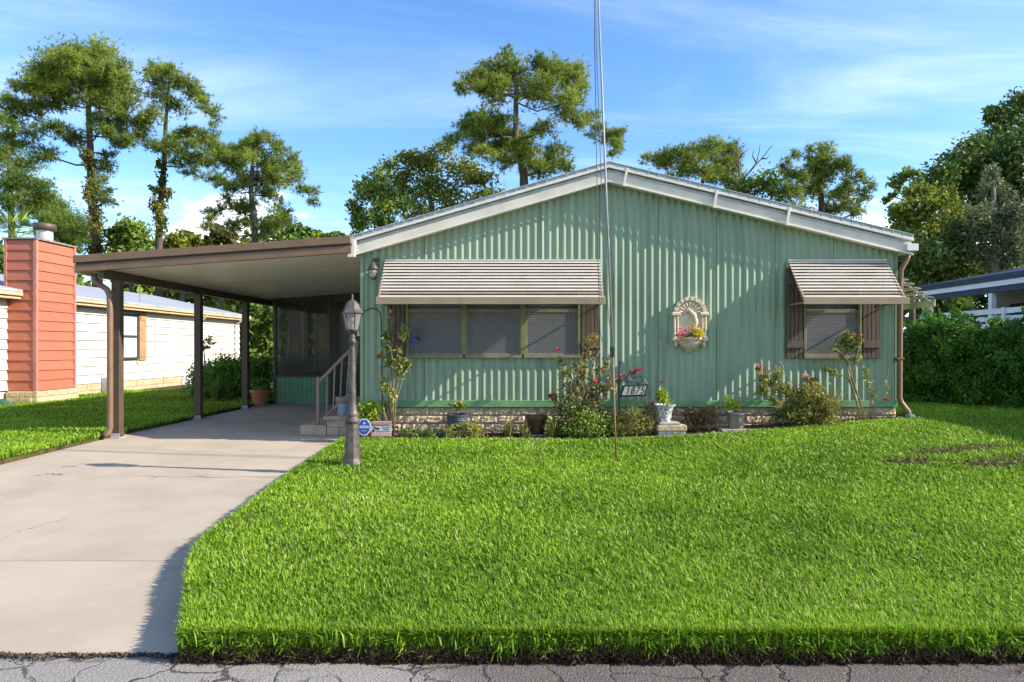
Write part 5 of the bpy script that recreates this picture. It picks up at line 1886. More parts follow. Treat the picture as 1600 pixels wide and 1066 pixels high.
plant('rose_bush', 'rounded bush with faded pink blooms below the right shutter', 'rose bush', 9.8, None,
      [[(1240, 620)], [(1265, 610)], [(1285, 625)], [(1225, 600), (1205, 580), (1190, 575)], [(1240, 600), (1222, 580), (1218, 572)], [(1270, 600), (1262, 592)]],
      [(1245, 625, 20, 18), (1270, 615, 20, 18), (1290, 630, 18, 18), (1255, 648, 28, 14), (1285, 655, 22, 12), (1230, 648, 18, 14), (1225, 610, 12, 12), (1190, 590, 9, 14), (1195, 610, 9, 10), (1215, 585, 8, 10), (1185, 575, 6, 7), (1205, 600, 8, 8), (1265, 598, 12, 9), (1300, 640, 10, 14), (1210, 630, 9, 12)],
      [(1185, 572, 'pink', 0.045), (1190, 577, 'pink', 0.035), (1220, 568, 'pink', 0.03), (1197, 583, 'pink', 0.035), (1255, 588, 'orange', 0.045), (1262, 589, 'pink', 0.045), (1206, 612, 'pink', 0.04), (1232, 599, 'white', 0.03), (1275, 645, 'orange', 0.035), (1282, 648, 'orange', 0.03), (1211, 631, 'pink', 0.03)],
      M['shrubleaf'], 96, 900, 0.05, 0.024, ROSE, deep=0.25, foot=foot(1255, 9.8))
plant('rose_bush', 'tall bare stemmed rose with leafy top before the right window', 'rose bush', 9.85, None,
      [[(1342, 640), (1330, 600), (1320, 560), (1318, 540), (1322, 525)], [(1340, 630), (1328, 595), (1335, 570), (1342, 545)], [(1325, 590), (1310, 585), (1295, 575)], [(1322, 560), (1305, 545), (1298, 542)]],
      [(1320, 533, 12, 9), (1308, 545, 12, 6), (1330, 540, 10, 10), (1325, 524, 9, 6), (1340, 535, 6, 10), (1297, 577, 9, 6), (1316, 555, 8, 7), (1337, 560, 7, 7), (1302, 585, 7, 5)],
      [(1342, 525, 'red', 0.04), (1324, 518, 'orange', 0.035)], M['roseleaf'], 97, 560, 0.05, 0.032, ROSE, deep=0.15, foot=foot(1350, 9.95), r0=0.013)
plant('rose_bush', 'slender leaning rose with one dark red bloom by the right downspout', 'rose bush', 9.95, None,
      [[(1365, 640), (1378, 628), (1385, 605), (1388, 580)], [(1362, 620), (1356, 595), (1352, 575)]],
      [(1355, 590, 5, 12), (1360, 605, 6, 10), (1365, 618, 5, 6), (1386, 605, 3, 8), (1352, 580, 4, 6)],
      [(1384, 625, 'red', 0.045), (1363, 629, 'pink', 0.03)], M['roseleaf'], 98, 480, 0.04, 0.024, ROSE, deep=0.1, foot=foot(1360, 10.0), r0=0.008)
plant('shrub', 'leafy green clump behind the octagonal sign', 'shrub', 9.85, None, [], [(572, 648, 12, 10), (584, 648, 10, 11), (565, 655, 8, 8), (578, 640, 8, 6)], [], M['limeleaf'], 99, 700, 0.10, 0.03, 'shrubs in the flower bed', deep=0.1, foot=foot(575, 9.85), drp=0.0)
plant('shrub', 'low yellow green shrub in front of the charcoal pot', 'shrub', 9.66, None, [], [(725, 676, 17, 9), (747, 678, 15, 8), (708, 679, 12, 6), (735, 672, 11, 7)], [], M['shrubleaf'], 101, 900, 0.045, 0.018, 'shrubs in the flower bed', deep=0.1, foot=foot(728, 9.66))
for i, (px, py_, lab) in enumerate(((640, 678, 'low ground shrub below the tall salmon rose'), (668, 679, 'small green shrub in the bed left of the charcoal pot'), (1052, 684, 'thin weed at the foot of the stone pedestal'))):
    plant('shrub', lab, 'shrub', 9.62, None, [], [(px, py_, 13, 5), (px + 10, py_ + 1, 9, 4)], [], M['bushleaf'] if i < 2 else M['limeleaf'], 110 + i, 700, 0.045, 0.02, 'shrubs in the flower bed', deep=0.1, foot=foot(px, 9.62))


def blades(name, label, c, n_, L, spread, m_, seed, wd=0.008, group=None, cat='plant'):
    rng_ = np.random.default_rng(seed)
    th = thing(name, label, cat, c, group)
    a = rng_.uniform(0, 2 * np.pi, n_)
    le = rng_.uniform(0.15, 1.0, n_) * spread
    l_ = L * rng_.uniform(0.6, 1.1, n_)
    B = np.array(c)[None] + np.stack([np.cos(a), np.sin(a), np.zeros(n_)], 1) * rng_.uniform(0, 0.05, (n_, 1))
    d_ = np.stack([np.cos(a) * le, np.sin(a) * le, np.ones(n_)], 1)
    d_ = unit(d_)
    s_ = np.stack([-np.sin(a), np.cos(a), np.zeros(n_)], 1) * wd
    m1 = B + d_ * (l_ * 0.55)[:, None]
    tp = B + d_ * (l_)[:, None] - np.stack([np.zeros(n_), np.zeros(n_), l_ * 0.28 * le], 1)
    V = np.stack([B - s_ * .7, B + s_ * .7, m1 + s_, m1 - s_, tp], 1).reshape(-1, 3)
    i = np.arange(n_)[:, None] * 5
    T = np.concatenate([i + np.array([[0, 1, 2]]), i + np.array([[0, 2, 3]]), i + np.array([[3, 2, 4]])], 0)
    np_mesh('blades', m_, V, T, np.repeat(rng_.uniform(0, 1, n_), 5), th)
    return th


blades('ornamental_grass', 'straw coloured spiky grass clump behind the pink rose bush', (P(1292, 0, 9.95).x, 9.95, 0.42), 110, 0.62, 0.9, M['strawblade'], 121)
blades('ornamental_grass', 'upright green grass tuft right of the charcoal pot', foot(795, 9.7), 70, 0.28, 0.5, M['shrubleaf'], 122)
blades('ornamental_grass', 'upright green grass tuft touching the dark brown pot', foot(820, 9.72), 60, 0.24, 0.5, M['shrubleaf'], 123)
blades('ornamental_grass', 'yellowish grass tuft left of the red rose', foot(862, 9.7), 60, 0.30, 0.5, M['shrubleaf'], 124)

# drain hose end by the left neighbour and splash piece by the downspout
hp = [P(0, 628, 15.3), P(8, 633, 15.3), P(20, 638, 15.2), P(34, 641, 15.1), P(42, 641, 15.0)]
tag(MB().tube(hp, [0.09, 0.10, 0.085, 0.07, 0.06], 10).build('drain_pipe', M['hose'], smooth=True), 'green plastic drain pipe lying on the grass by the red chimney', 'pipe')
sx_ = fx(1411)
tag(MB().prism([(sx_ - 0.05, D - 0.24, 0.40), (sx_ + 0.07, D - 0.24, 0.395), (sx_ + 0.04, D - 0.24, 0.50), (sx_ - 0.03, D - 0.24, 0.50)], (0, 0.12, 0)).build('downspout_shoe', M['teal'], bevel=0.012), 'teal plastic shoe under the right brown downspout', 'drain')

# ------------------------------------------------------------------ left neighbour: cream house with red chimney
NX = -11.65
nb = thing('neighbor_house', 'cream lap sided house with pale metal roof and red chimney', 'house', (NX - 3, 19, 0.2))
N0, N1 = 8.0, 28.9
zs_, ze = 0.47, 2.56
MB().box(NX - 7, NX - 0.06, N0, N1 - 0.03, 0.0, ze + 0.1).build('wall_core', M['whiteboard'], nb)
nc_ = 9
hgt = (ze - zs_) / nc_
wy0, wy1, wz0, wz1 = 20.4, 21.28, 1.10, 2.44
CH0, CH1 = 15.9, 17.3
for i in range(nc_):
    z0 = zs_ + i * hgt
    spans = [(N0, CH0), (CH1, N1)]
    if z0 + hgt > wz0 and z0 < wz1:
        spans = [(N0, CH0), (CH1, wy0), (wy1, N1)]
    for y0, y1 in spans:
        MB().prism([(NX + 0.012, y0 + 0.002, z0 + 0.012), (NX - 0.05, y0 + 0.002, z0 + 0.012), (NX - 0.05, y0 + 0.002, z0 + hgt - 0.004), (NX - 0.022, y0 + 0.002, z0 + hgt - 0.004)], (0, y1 - y0 - 0.004, 0)).build('siding_board', M['whiteboard'], nb)
# the wall end facing us in the gap left of the chimney is out of frame; stone footing
for i in range(2):
    for j in range(26):
        y0 = N0 + j * 0.8 + (0.4 if i else 0)
        if CH0 - 0.4 < y0 < CH1 - 0.3:
            continue
        MB().box(NX - 0.05, NX + 0.0 + rnd.uniform(-.008, .012), y0 + 0.005, min(y0 + 0.79, N1), 0.10 + i * 0.185, 0.278 + i * 0.185).build('block', M['stone'], nb, bevel=0.012)
# window
w_ = group_part('window', nb)
mb = MB()
mb.box(NX - 0.02, NX + 0.03, wy0, wy0 + 0.07, wz0, wz1)
mb.box(NX - 0.02, NX + 0.03, wy1 - 0.07, wy1, wz0, wz1)
for z0, z1 in ((wz0, wz0 + 0.06), (1.75, 1.81), (wz1 - 0.06, wz1)):
    mb.box(NX - 0.02, NX + 0.03, wy0 + 0.07, wy1 - 0.07, z0, z1)
mb.build('frame', M['bronze'], w_)
MB().box(NX - 0.005, NX + 0.0, wy0 + 0.07, wy1 - 0.07, wz0 + 0.06, wz1 - 0.06).build('pane', mat('pale_blind_behind_glass', (0.45, 0.50, 0.53), 0.25), w_)
for yy in (wy0 - 0.40, wy1 + 0.02):
    sh = MB().box(NX + 0.014, NX + 0.045, yy, yy + 0.38, wz0 - 0.04, wz1 + 0.06).build('shutter', M['tanshutter'], nb, bevel=0.005)
    for zz in (wz0 + 0.12, wz1 - 0.1):
        MB().box(NX + 0.046, NX + 0.06, yy + 0.04, yy + 0.34, zz - 0.07, zz + 0.07).build('batten', M['tanshutter'], sh)
# eave, gutter, roof
for y0, y1 in ((N0, CH0 - 0.005), (CH1 + 0.005, N1 + 0.3)):
    MB().box(NX + 0.25, NX + 0.30, y0, y1, ze - 0.02, ze + 0.13).build('fascia', M['tan'], nb, bevel=0.004)
    MB().box(NX - 0.02, NX + 0.248, y0, y1, ze - 0.012, ze + 0.004).build('soffit', M['tan'], nb)
    MB().box(NX + 0.302, NX + 0.36, y0, y1, ze + 0.05, ze + 0.13).build('gutter', M['tan'], nb, bevel=0.01)
y = N0
while y < N1 + 0.3:
    y1 = min(y + 0.6, N1 + 0.3)
    x_e = NX + 0.34
    MB().prism([(x_e, y + 0.006, ze + 0.14), (x_e - 4, y + 0.006, ze + 0.14 + 0.85), (x_e - 4, y + 0.006, ze + 0.19 + 0.85), (x_e, y + 0.006, ze + 0.19)], (0, y1 - y - 0.012, 0)).build('roof_panel', M['roofmetal'], nb)
    y += 0.6
MB().prism([(NX + 0.30, N0, ze + 0.10), (NX - 3.66, N0, ze + 0.94), (NX - 3.66, N0, ze + 0.97), (NX + 0.30, N0, ze + 0.13)], (0, N1 - N0 + 0.28, 0)).build('roof_deck', M['tan'], nb)
MB().prism([(NX - 3.66, N0, ze + 0.97), (NX - 7.6, N0, ze + 0.10), (NX - 7.6, N0, ze + 0.15), (NX - 3.66, N0, ze + 1.02)], (0, N1 - N0 + 0.28, 0)).build('roof_slope', M['roofmetal'], nb)
for yy in (25.2, 28.4):
    MB().tube([(NX + 0.33, yy, ze + 0.06), (NX + 0.2, yy, ze - 0.08), (NX + 0.05, yy, ze - 0.2), (NX + 0.05, yy, 0.35), (NX + 0.14, yy, 0.22)], 0.045, 6).build('downspout', M['cream'], nb)
MB().box(NX + 0.02, NX + 0.22, 19.4, 19.85, 0.22, 0.62).build('utility_box', M['acgrey'], nb, bevel=0.01)
MB().box(NX + 0.005, NX + 0.02, 24.0, 24.6, 0.14, 0.46).build('vent', M['acgrey'], nb)
# chimney
ch = group_part('chimney', nb)
CXF = NX + 0.64
zc0, zc1 = 0.47, 3.88
MB().box(NX - 0.1, CXF - 0.03, CH0 + 0.03, CH1 - 0.03, 0.05, zc1 - 0.02).build('core', M['redtrim'], ch)
nbd = 15
hh = (zc1 - zc0) / nbd
for i in range(nbd):
    z0 = zc0 + i * hh
    MB().prism([(CXF + 0.004, CH0 + 0.062, z0), (CXF - 0.04, CH0 + 0.062, z0), (CXF - 0.04, CH0 + 0.062, z0 + hh - 0.004), (CXF - 0.022, CH0 + 0.062, z0 + hh - 0.004)], (0, CH1 - CH0 - 0.124, 0)).build('siding_board', M['redboard'], ch)
    MB().prism([(NX - 0.05, CH0 - 0.004, z0), (NX - 0.05, CH0 + 0.04, z0), (NX - 0.05, CH0 + 0.04, z0 + hh - 0.004), (NX - 0.05, CH0 + 0.022, z0 + hh - 0.004)], (CXF - NX - 0.012, 0, 0)).build('siding_board', M['redboard'], ch)
MB().box(CXF - 0.06, CXF + 0.012, CH0 - 0.012, CH0 + 0.06, zc0 - 0.01, zc1 + 0.01).build('corner_board', M['redtrim'], ch)
MB().box(CXF - 0.06, CXF + 0.012, CH1 - 0.06, CH1 + 0.012, zc0 - 0.01, zc1 + 0.01).build('corner_board', M['redtrim'], ch)
MB().box(NX - 0.08, NX - 0.02, CH0 - 0.012, CH0 + 0.05, zc0 - 0.01, zc1 + 0.01).build('corner_board', M['redtrim'], ch)
MB().box(NX - 0.12, CXF + 0.03, CH0 - 0.03, CH1 + 0.03, zc1 + 0.012, zc1 + 0.055).build('cap', M['oldpot'], ch, bevel=0.006)
for i in range(3):
    z0 = 0.06 + i * 0.134
    for j in range(4):
        y0 = CH0 - 0.06 + j * 0.38
        MB().box(CXF - 0.1, CXF + 0.05 + rnd.uniform(0, .02), y0 + 0.005, y0 + 0.375, z0, z0 + 0.128).build('block', M['stone'], ch, bevel=0.015)
    for j in range(2):
        x0 = NX + 0.0 + j * 0.29
        MB().box(x0, x0 + 0.285, CH0 - 0.055 - rnd.uniform(0, .02), CH0 + 0.03, z0, z0 + 0.128).build('block', M['stone'], ch, bevel=0.015)
fcx, fcy = P(70, 360, 16.5).x, 16.5
MB().lathe([(0.17, zc1 + 0.05), (0.17, zc1 + 0.36)], (fcx, fcy, 0), 18).build('flue', M['galv'], ch, smooth=True)
MB().lathe([(0.17, zc1 + 0.30), (0.235, zc1 + 0.31), (0.24, zc1 + 0.44), (0.22, zc1 + 0.46), (0.001, zc1 + 0.50)], (fcx, fcy, 0), 18).build('flue_cap', M['post'], ch, smooth=True)

# young plant and clipped bush by the carport
plant('young_shrub', 'spindly young shrub with reddish leaves before the cream wall', 'shrub', 18.5, None, [[(320, 560), (318, 540), (325, 530)], [(319, 550), (312, 535)]], [(325, 530, 8, 4), (316, 536, 7, 4), (330, 536, 6, 3), (322, 543, 5, 3)], [], M['redbrownleaf'], 130, 130, 0.16, 0.06, foot=(P(319, 0, 18.5).x, 18.5, 0.2), deep=0.1, r0=0.018)
plant('clipped_bush', 'rounded dark clipped bush beside the carport posts', 'bush', 17.2, None, [[(345, 610)], [(380, 600)], [(410, 600)]],
      [(312, 598, 20, 30), (335, 590, 28, 30), (362, 588, 28, 30), (390, 585, 28, 26), (415, 582, 20, 24), (330, 612, 30, 20), (365, 612, 30, 20), (400, 606, 28, 22), (350, 575, 30, 16), (385, 572, 30, 14)], [], M['hedgeleaf'], 131, 560, 0.07, 0.042, deep=0.12, sub=0.38, foot=(P(365, 0, 17.2).x, 17.2, 0.18), r0=0.03)
blades('fern_clump', 'arching green strap leaves in front of the clipped bush', (P(345, 0, 16.5).x, 16.3, 0.18), 90, 0.75, 0.8, M['bushleaf'], 132, 0.018)

# ------------------------------------------------------------------ right neighbour: house with white railed porch
rb = thing('neighbor_house', 'house with navy roof edge and white railed porch behind the hedge', 'house', (13, 14, 0.4))
QX = 10.0
Y0, Y1 = 7.0, 17.8


def qz(py, d=14.07):
    return EYE - (py - CY) / F * d


MB().box(QX - 0.06, QX + 5.5, Y0, Y1, qz(433), qz(427)).build('roof_edge', M['navy'], rb)
MB().box(QX - 0.03, QX + 0.02, Y0, Y1 - 0.05, qz(442), qz(433) - 0.002).build('white_fascia', M['railwhite'], rb, bevel=0.004)
MB().box(QX + 0.0, QX + 0.10, Y0, Y1 - 0.1, qz(452), qz(442) - 0.002).build('beam', M['navy'], rb)
MB().prism([(QX - 0.08, Y0, qz(427) + 0.004), (QX + 5.5, Y0, qz(427) + 1.0), (QX + 5.5, Y0, qz(427) + 1.06), (QX - 0.08, Y0, qz(427) + 0.05)], (0, Y1 - Y0 + 0.1, 0)).build('roof_slope', M['navy'], rb)
MB().box(QX + 1.8, QX + 1.9, Y0, Y1 - 0.2, 0.3, qz(433) - 0.003).build('wall', M['taupe'], rb)
for i in range(9):
    z0 = 0.9 + i * 0.2
    MB().box(QX + 1.775, QX + 1.798, Y0, Y1 - 0.2, z0, z0 + 0.194).build('siding_board', M['taupe'], rb)
w_ = group_part('window', rb)
MB().box(QX + 1.75, QX + 1.772, 15.7, 17.0, 1.2, 2.5).build('pane', M['dark'], w_)
mb = MB()
for a, b_ in ((15.6, 15.7), (17.0, 17.1)):
    mb.box(QX + 1.74, QX + 1.772, a, b_, 1.1, 2.6)
mb.box(QX + 1.74, QX + 1.772, 15.7, 17.0, 2.5, 2.6)
mb.box(QX + 1.74, QX + 1.772, 15.7, 17.0, 1.1, 1.2)
mb.build('frame', M['taupe'], w_)
MB().box(QX, QX + 1.77, Y0, Y1 - 0.2, 0.75, 0.9).build('porch_floor', M['pavestone'], rb)
for yy in (12.2, 15.1, 17.6):
    MB().box(QX + 0.0, QX + 0.11, yy - 0.055, yy + 0.055, 0.9, qz(452) - 0.002).build('post', M['railwhite'], rb, bevel=0.006)
for z0, z1 in ((qz(488), qz(479)), (qz(500), qz(491.5)), (qz(512), qz(503.5))):
    MB().box(QX - 0.032, QX - 0.002, Y0, Y1 - 0.1, z0, z1).build('rail_board', M['railwhite'], rb, bevel=0.004)
for yy in np.arange(Y0 + 0.3, Y1, 1.45):
    MB().box(QX - 0.075, QX - 0.034, yy, yy + 0.07, 0.5, qz(478)).build('rail_post', M['railwhite'], rb)

# hedge
rng = np.random.default_rng(140)
hd = thing('hedge', 'tall dark green hedge between the right lawn and the railed porch', 'hedge', (7.4, 12.2, 0.42))
cl_ = []
for i in range(13):
    s_ = i / 12
    px = 1408 + 215 * s_
    d_ = 12.9 - 1.5 * s_
    tp = 499 + 9 * math.sin(i * 2.1) + 8 * math.sin(i * 0.9 + 1) + 4 * s_
    for py in np.arange(tp + 12, 645, 15):
        cl_.append((px + rnd.uniform(-6, 6), py, 19 - (5 if py < tp + 20 else 0), 19, rnd.uniform(-0.3, 0.3) + d_ - 12.2))
for i in range(5):
    cl_.append((1640 + i * 34, 540, 26, 36, -1.2 - 0.25 * i))
    cl_.append((1640 + i * 34, 600, 26, 36, -1.2 - 0.25 * i))
C, O, Tn, cen = puffs(cl_, 12.2, 2600, rng, 0.0, 0.34)
V, T, ti = leaves(C, np.full(len(C), 0.056), 0.032, Tn, rng, O * 0.6)
np_mesh('foliage', M['hedgeleaf'], V, T, ti, hd)
# thick inner foliage so the hedge is not see-through, and its stems
mb = MB()
for i in range(9):
    s_ = i / 8
    d_ = 12.9 - 1.5 * s_ + 0.1
    p = P(1408 + 215 * s_, 640, d_)
    for k_ in range(3):
        q = Vector((p.x + rnd.uniform(-.2, .2), d_ + rnd.uniform(-.15, .15), 0.35))
        mb.tube([q, q + Vector((rnd.uniform(-.1, .1), 0, 0.7)), q + Vector((rnd.uniform(-.2, .2), 0, 1.4))], [0.03, 0.022, 0.01], 5)
mb.build('stem', M['bark'], hd, smooth=True)
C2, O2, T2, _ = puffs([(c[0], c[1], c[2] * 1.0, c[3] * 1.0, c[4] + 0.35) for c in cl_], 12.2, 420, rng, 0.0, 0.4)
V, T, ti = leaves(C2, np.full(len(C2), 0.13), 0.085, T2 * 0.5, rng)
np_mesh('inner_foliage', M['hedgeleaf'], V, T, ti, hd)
for i, (px, py, r_) in enumerate(((1490, 641, 0.07), (1549, 645, 0.06))):
    p = P(px, py, 11.3)
    p.z = float(g(p.x, 11.3)) + 0.03
    tag(MB().sphere(p, r_, 7, (2.2 - i * 0.8, 1, 0.45)).build('stone', M['pavestone'], smooth=True), ['long flat pale stone on the grass at the hedge foot', 'small pale stone on the grass under the hedge, nearer the frame edge'][i], 'stone')

# ------------------------------------------------------------------ trees
PINES = 'tall pines behind the houses'
PN = dict(kind='pine', dens=215, L=0.24, wd=0.032, group=PINES)
tree('pine_tree', 'tallest broad pine with vine covered trunk behind the red chimney', 36, [(152, 400), (143, 300), (141, 230), (138, 160), (130, 100)],
     [(120, 97, 38, 20), (85, 103, 28, 18), (160, 98, 28, 20), (188, 116, 22, 18), (110, 125, 40, 16), (62, 122, 20, 15), (150, 135, 36, 16), (196, 150, 20, 18), (70, 150, 24, 12), (36, 135, 20, 10), (14, 158, 18, 10), (40, 175, 24, 11), (100, 160, 26, 12), (150, 166, 30, 13), (182, 186, 22, 10), (78, 197, 24, 11), (120, 215, 24, 10), (203, 214, 18, 10), (186, 226, 16, 7), (155, 205, 15, 9), (34, 212, 26, 10), (64, 240, 22, 9), (160, 262, 17, 10), (168, 312, 16, 6), (160, 290, 12, 10)],
     leafm=M['needle'], seed=201, r0=0.28, vine=[(140, 260, 8, 18), (143, 300, 9, 26), (148, 350, 10, 30), (135, 240, 9, 10), (150, 385, 14, 14)], **PN)
tree('pine_tree', 'dark low boughed pine at the left edge behind the red chimney', 42, [(20, 400), (16, 300), (12, 200)],
     [(8, 190, 18, 14), (4, 228, 22, 14), (35, 252, 28, 11), (18, 282, 28, 12), (60, 298, 28, 12), (12, 308, 22, 10), (82, 326, 28, 13), (112, 348, 26, 14), (40, 332, 28, 12), (130, 374, 24, 16), (90, 366, 28, 16), (-30, 250, 30, 20), (-30, 300, 30, 20)],
     leafm=M['needledark'], seed=202, r0=0.28, **{**PN, 'dens': 240})
tree('pine_tree', 'slender pine with ivy on its trunk, second from the red chimney', 37, [(248, 398), (250, 330), (257, 250), (259, 190), (264, 130)],
     [(238, 116, 14, 13), (265, 112, 16, 10), (290, 135, 22, 14), (256, 142, 22, 12), (306, 150, 15, 9), (235, 178, 17, 12), (221, 196, 14, 8), (280, 168, 16, 8), (327, 170, 14, 5), (338, 182, 10, 4), (300, 212, 22, 9), (266, 222, 18, 10), (332, 212, 12, 6), (250, 236, 15, 8), (285, 248, 20, 9), (328, 240, 20, 9), (305, 272, 16, 5), (332, 279, 20, 7), (350, 288, 12, 6), (215, 215, 12, 7)],
     leafm=M['needle'], seed=203, r0=0.22, vine=[(252, 262, 7, 14), (250, 290, 9, 16), (247, 320, 12, 18), (248, 355, 12, 20), (262, 300, 8, 12), (240, 300, 6, 10)], **PN)
tree('pine_tree', 'spreading pine rising over the carport roof', 33, [(399, 390), (398, 345), (392, 300), (395, 250), (400, 222)],
     [(390, 228, 11, 16), (410, 216, 11, 11), (435, 230, 11, 12), (375, 240, 17, 14), (408, 252, 20, 14), (358, 256, 19, 11), (455, 256, 10, 15), (461, 280, 10, 17), (430, 275, 17, 12), (390, 285, 22, 12), (362, 292, 14, 8), (420, 305, 19, 11), (480, 300, 15, 7), (491, 317, 8, 6), (385, 318, 20, 8), (342, 330, 18, 7), (328, 350, 12, 8), (440, 330, 15, 8), (370, 347, 26, 11), (420, 352, 22, 11), (450, 345, 14, 8), (345, 238, 14, 9)],
     leafm=M['needle'], seed=204, r0=0.2, **PN)
tree('pine_tree', 'big rounded pine rising behind the left roof slope', 33, [(820, 320), (818, 270), (806, 215), (806, 160), (808, 110)],
     [(787, 92, 11, 13), (842, 97, 11, 11), (760, 112, 19, 14), (735, 126, 15, 9), (725, 137, 14, 7), (800, 120, 31, 18), (860, 117, 26, 16), (893, 122, 22, 20), (905, 145, 15, 15), (770, 145, 30, 13), (830, 150, 32, 16), (872, 165, 22, 14), (740, 188, 18, 9), (770, 183, 30, 11), (735, 200, 26, 10), (713, 216, 18, 7), (760, 211, 30, 9), (906, 190, 14, 10), (925, 184, 11, 8), (936, 206, 17, 8), (960, 210, 15, 8), (966, 226, 11, 6), (961, 240, 8, 5), (800, 213, 30, 11), (850, 204, 20, 9), (820, 240, 30, 12), (866, 240, 19, 14), (780, 250, 26, 9), (846, 266, 26, 11), (742, 230, 24, 10), (880, 262, 14, 9)],
     leafm=M['needle'], seed=205, r0=0.28, **{**PN, 'dens': 240}, deep=0.6)
OAKS = 'broadleaf trees behind the houses'
OK_ = dict(kind='leaf', dens=430, L=0.20, wd=0.12, group=OAKS, barkm=M['barkpale'])
tree('oak_tree', 'spreading oak left of the big rounded pine', 36, [(680, 400), (675, 330), (668, 280)],
     [(700, 232, 20, 10), (670, 244, 22, 12), (640, 246, 20, 11), (660, 268, 34, 14), (620, 270, 20, 14), (720, 268, 30, 15), (690, 293, 36, 12), (640, 300, 34, 12), (750, 280, 26, 12), (610, 255, 12, 8), (700, 320, 40, 16), (760, 310, 30, 14), (650, 330, 30, 14)],
     leafm=M['yellowleaf'], seed=206, r0=0.3, **{**OK_, 'dens': 330})
tree('oak_tree', 'dark leaved oak at the left end of the white gable roof', 33, [(590, 420), (588, 360), (585, 320)],
     [(588, 280, 20, 14), (572, 300, 20, 15), (556, 332, 16, 14), (592, 325, 24, 16), (560, 352, 15, 10), (620, 318, 24, 12), (604, 300, 16, 10), (600, 350, 26, 12), (550, 318, 8, 6)],
     leafm=M['oakleaf'], seed=207, r0=0.22, **OK_)
tree('pine_tree', 'low crowned pine just right of the gable peak', 34, [(1100, 360), (1095, 310), (1100, 260)],
     [(1020, 251, 16, 7), (1045, 246, 18, 11), (1080, 242, 20, 13), (1110, 228, 19, 8), (1135, 236, 17, 12), (1140, 257, 17, 12), (1095, 264, 26, 9), (1148, 282, 18, 11), (1125, 277, 22, 9), (1060, 266, 20, 7), (1160, 300, 18, 10)],
     leafm=M['needle'], seed=208, r0=0.22, **PN)
tree('dead_tree', 'bare branched dying tree with low green shoots behind the roof', 33.5, [(1158, 340), (1157, 290), (1154, 250), (1150, 222)],
     [(1178, 288, 20, 12), (1200, 285, 18, 14), (1212, 302, 18, 11), (1150, 305, 12, 8)],
     leafm=M['oakleaf'], seed=209, r0=0.08, bare=[[(1157, 285), (1172, 268), (1190, 248), (1203, 232), (1211, 222)], [(1172, 268), (1182, 255), (1186, 238), (1188, 224)], [(1154, 262), (1146, 246), (1149, 230)], [(1190, 248), (1198, 248), (1203, 243)], [(1154, 250), (1163, 238), (1174, 230)], [(1150, 224), (1156, 221)], [(1182, 255), (1176, 244), (1178, 233)]], twig=False, **{**OK_, 'dens': 400})
tree('pine_tree', 'open crowned pine over the right roof slope', 33, [(1283, 390), (1284, 320), (1280, 280), (1287, 245)],
     [(1268, 236, 8, 8), (1294, 236, 10, 9), (1320, 256, 10, 9), (1243, 241, 6, 4), (1265, 268, 21, 13), (1300, 264, 17, 10), (1330, 280, 15, 10), (1352, 296, 12, 11), (1280, 298, 26, 11), (1322, 310, 22, 11), (1240, 300, 16, 13), (1342, 332, 11, 9), (1228, 276, 13, 9), (1300, 326, 22, 9), (1250, 325, 20, 10), (1228, 250, 6, 4)],
     leafm=M['needle'], seed=210, r0=0.22, **PN)
tree('oak_tree', 'massive dark oak at the right edge of the picture', 27, [(1580, 460), (1575, 380), (1570, 300), (1575, 240)],
     [(1592, 160, 20, 13), (1560, 176, 18, 10), (1545, 186, 8, 6), (1585, 194, 22, 14), (1560, 222, 34, 18), (1520, 236, 26, 14), (1492, 254, 26, 15), (1470, 275, 26, 15), (1590, 245, 28, 30), (1530, 266, 36, 20), (1560, 290, 36, 22), (1500, 290, 30, 18), (1630, 220, 40, 40), (1640, 300, 40, 40), (1590, 330, 40, 30), (1540, 330, 40, 26), (1460, 300, 20, 14)],
     leafm=M['darkleaf'], seed=211, r0=0.3, **{**OK_, 'dens': 800, 'L': 0.18, 'wd': 0.11})
tree('oak_tree', 'smaller feathery oak in the gap right of the white roof', 30, [(1425, 420), (1420, 340), (1416, 300)],
     [(1420, 274, 20, 8), (1402, 288, 12, 8), (1438, 284, 14, 8), (1392, 305, 8, 5), (1384, 315, 6, 4), (1425, 300, 18, 10), (1405, 330, 14, 10)],
     leafm=M['oakleaf'], seed=212, r0=0.15, **OK_)
tree('oak_tree', 'yellow green topped tree right of the white gutter', 23, [(1450, 480), (1448, 400), (1450, 340)],
     [(1440, 303, 24, 11), (1474, 310, 20, 11), (1418, 324, 20, 11), (1450, 330, 32, 13), (1490, 335, 18, 14), (1404, 345, 17, 11), (1430, 358, 28, 12), (1470, 356, 26, 14)],
     leafm=M['yellowleaf'], seed=213, r0=0.2, **{**OK_, 'dens': 900, 'L': 0.16, 'wd': 0.09})
tree('conifer_tree', 'grey green bushy conifer before the massive dark oak', 21, [(1555, 480), (1555, 380), (1552, 290)],
     [(1550, 274, 9, 12), (1546, 296, 18, 14), (1562, 322, 24, 18), (1530, 334, 17, 14), (1582, 340, 17, 20), (1546, 364, 30, 17), (1588, 380, 22, 18), (1528, 392, 22, 14), (1572, 408, 30, 12)],
     leafm=M['greyleaf'], seed=214, r0=0.2, **{**OK_, 'dens': 1700, 'L': 0.14, 'wd': 0.055})
tree('oak_tree', 'low dark leafy tree behind the side awning and navy roof', 22, [(1450, 500), (1450, 440)],
     [(1420, 383, 26, 16), (1455, 398, 30, 16), (1490, 384, 26, 20), (1440, 423, 32, 13), (1490, 418, 28, 15), (1402, 408, 18, 18), (1500, 360, 18, 14), (1530, 425, 24, 12), (1415, 440, 24, 12), (1460, 445, 30, 12)],
     leafm=M['darkleaf'], seed=215, r0=0.2, **{**OK_, 'dens': 1200, 'L': 0.16, 'wd': 0.095})
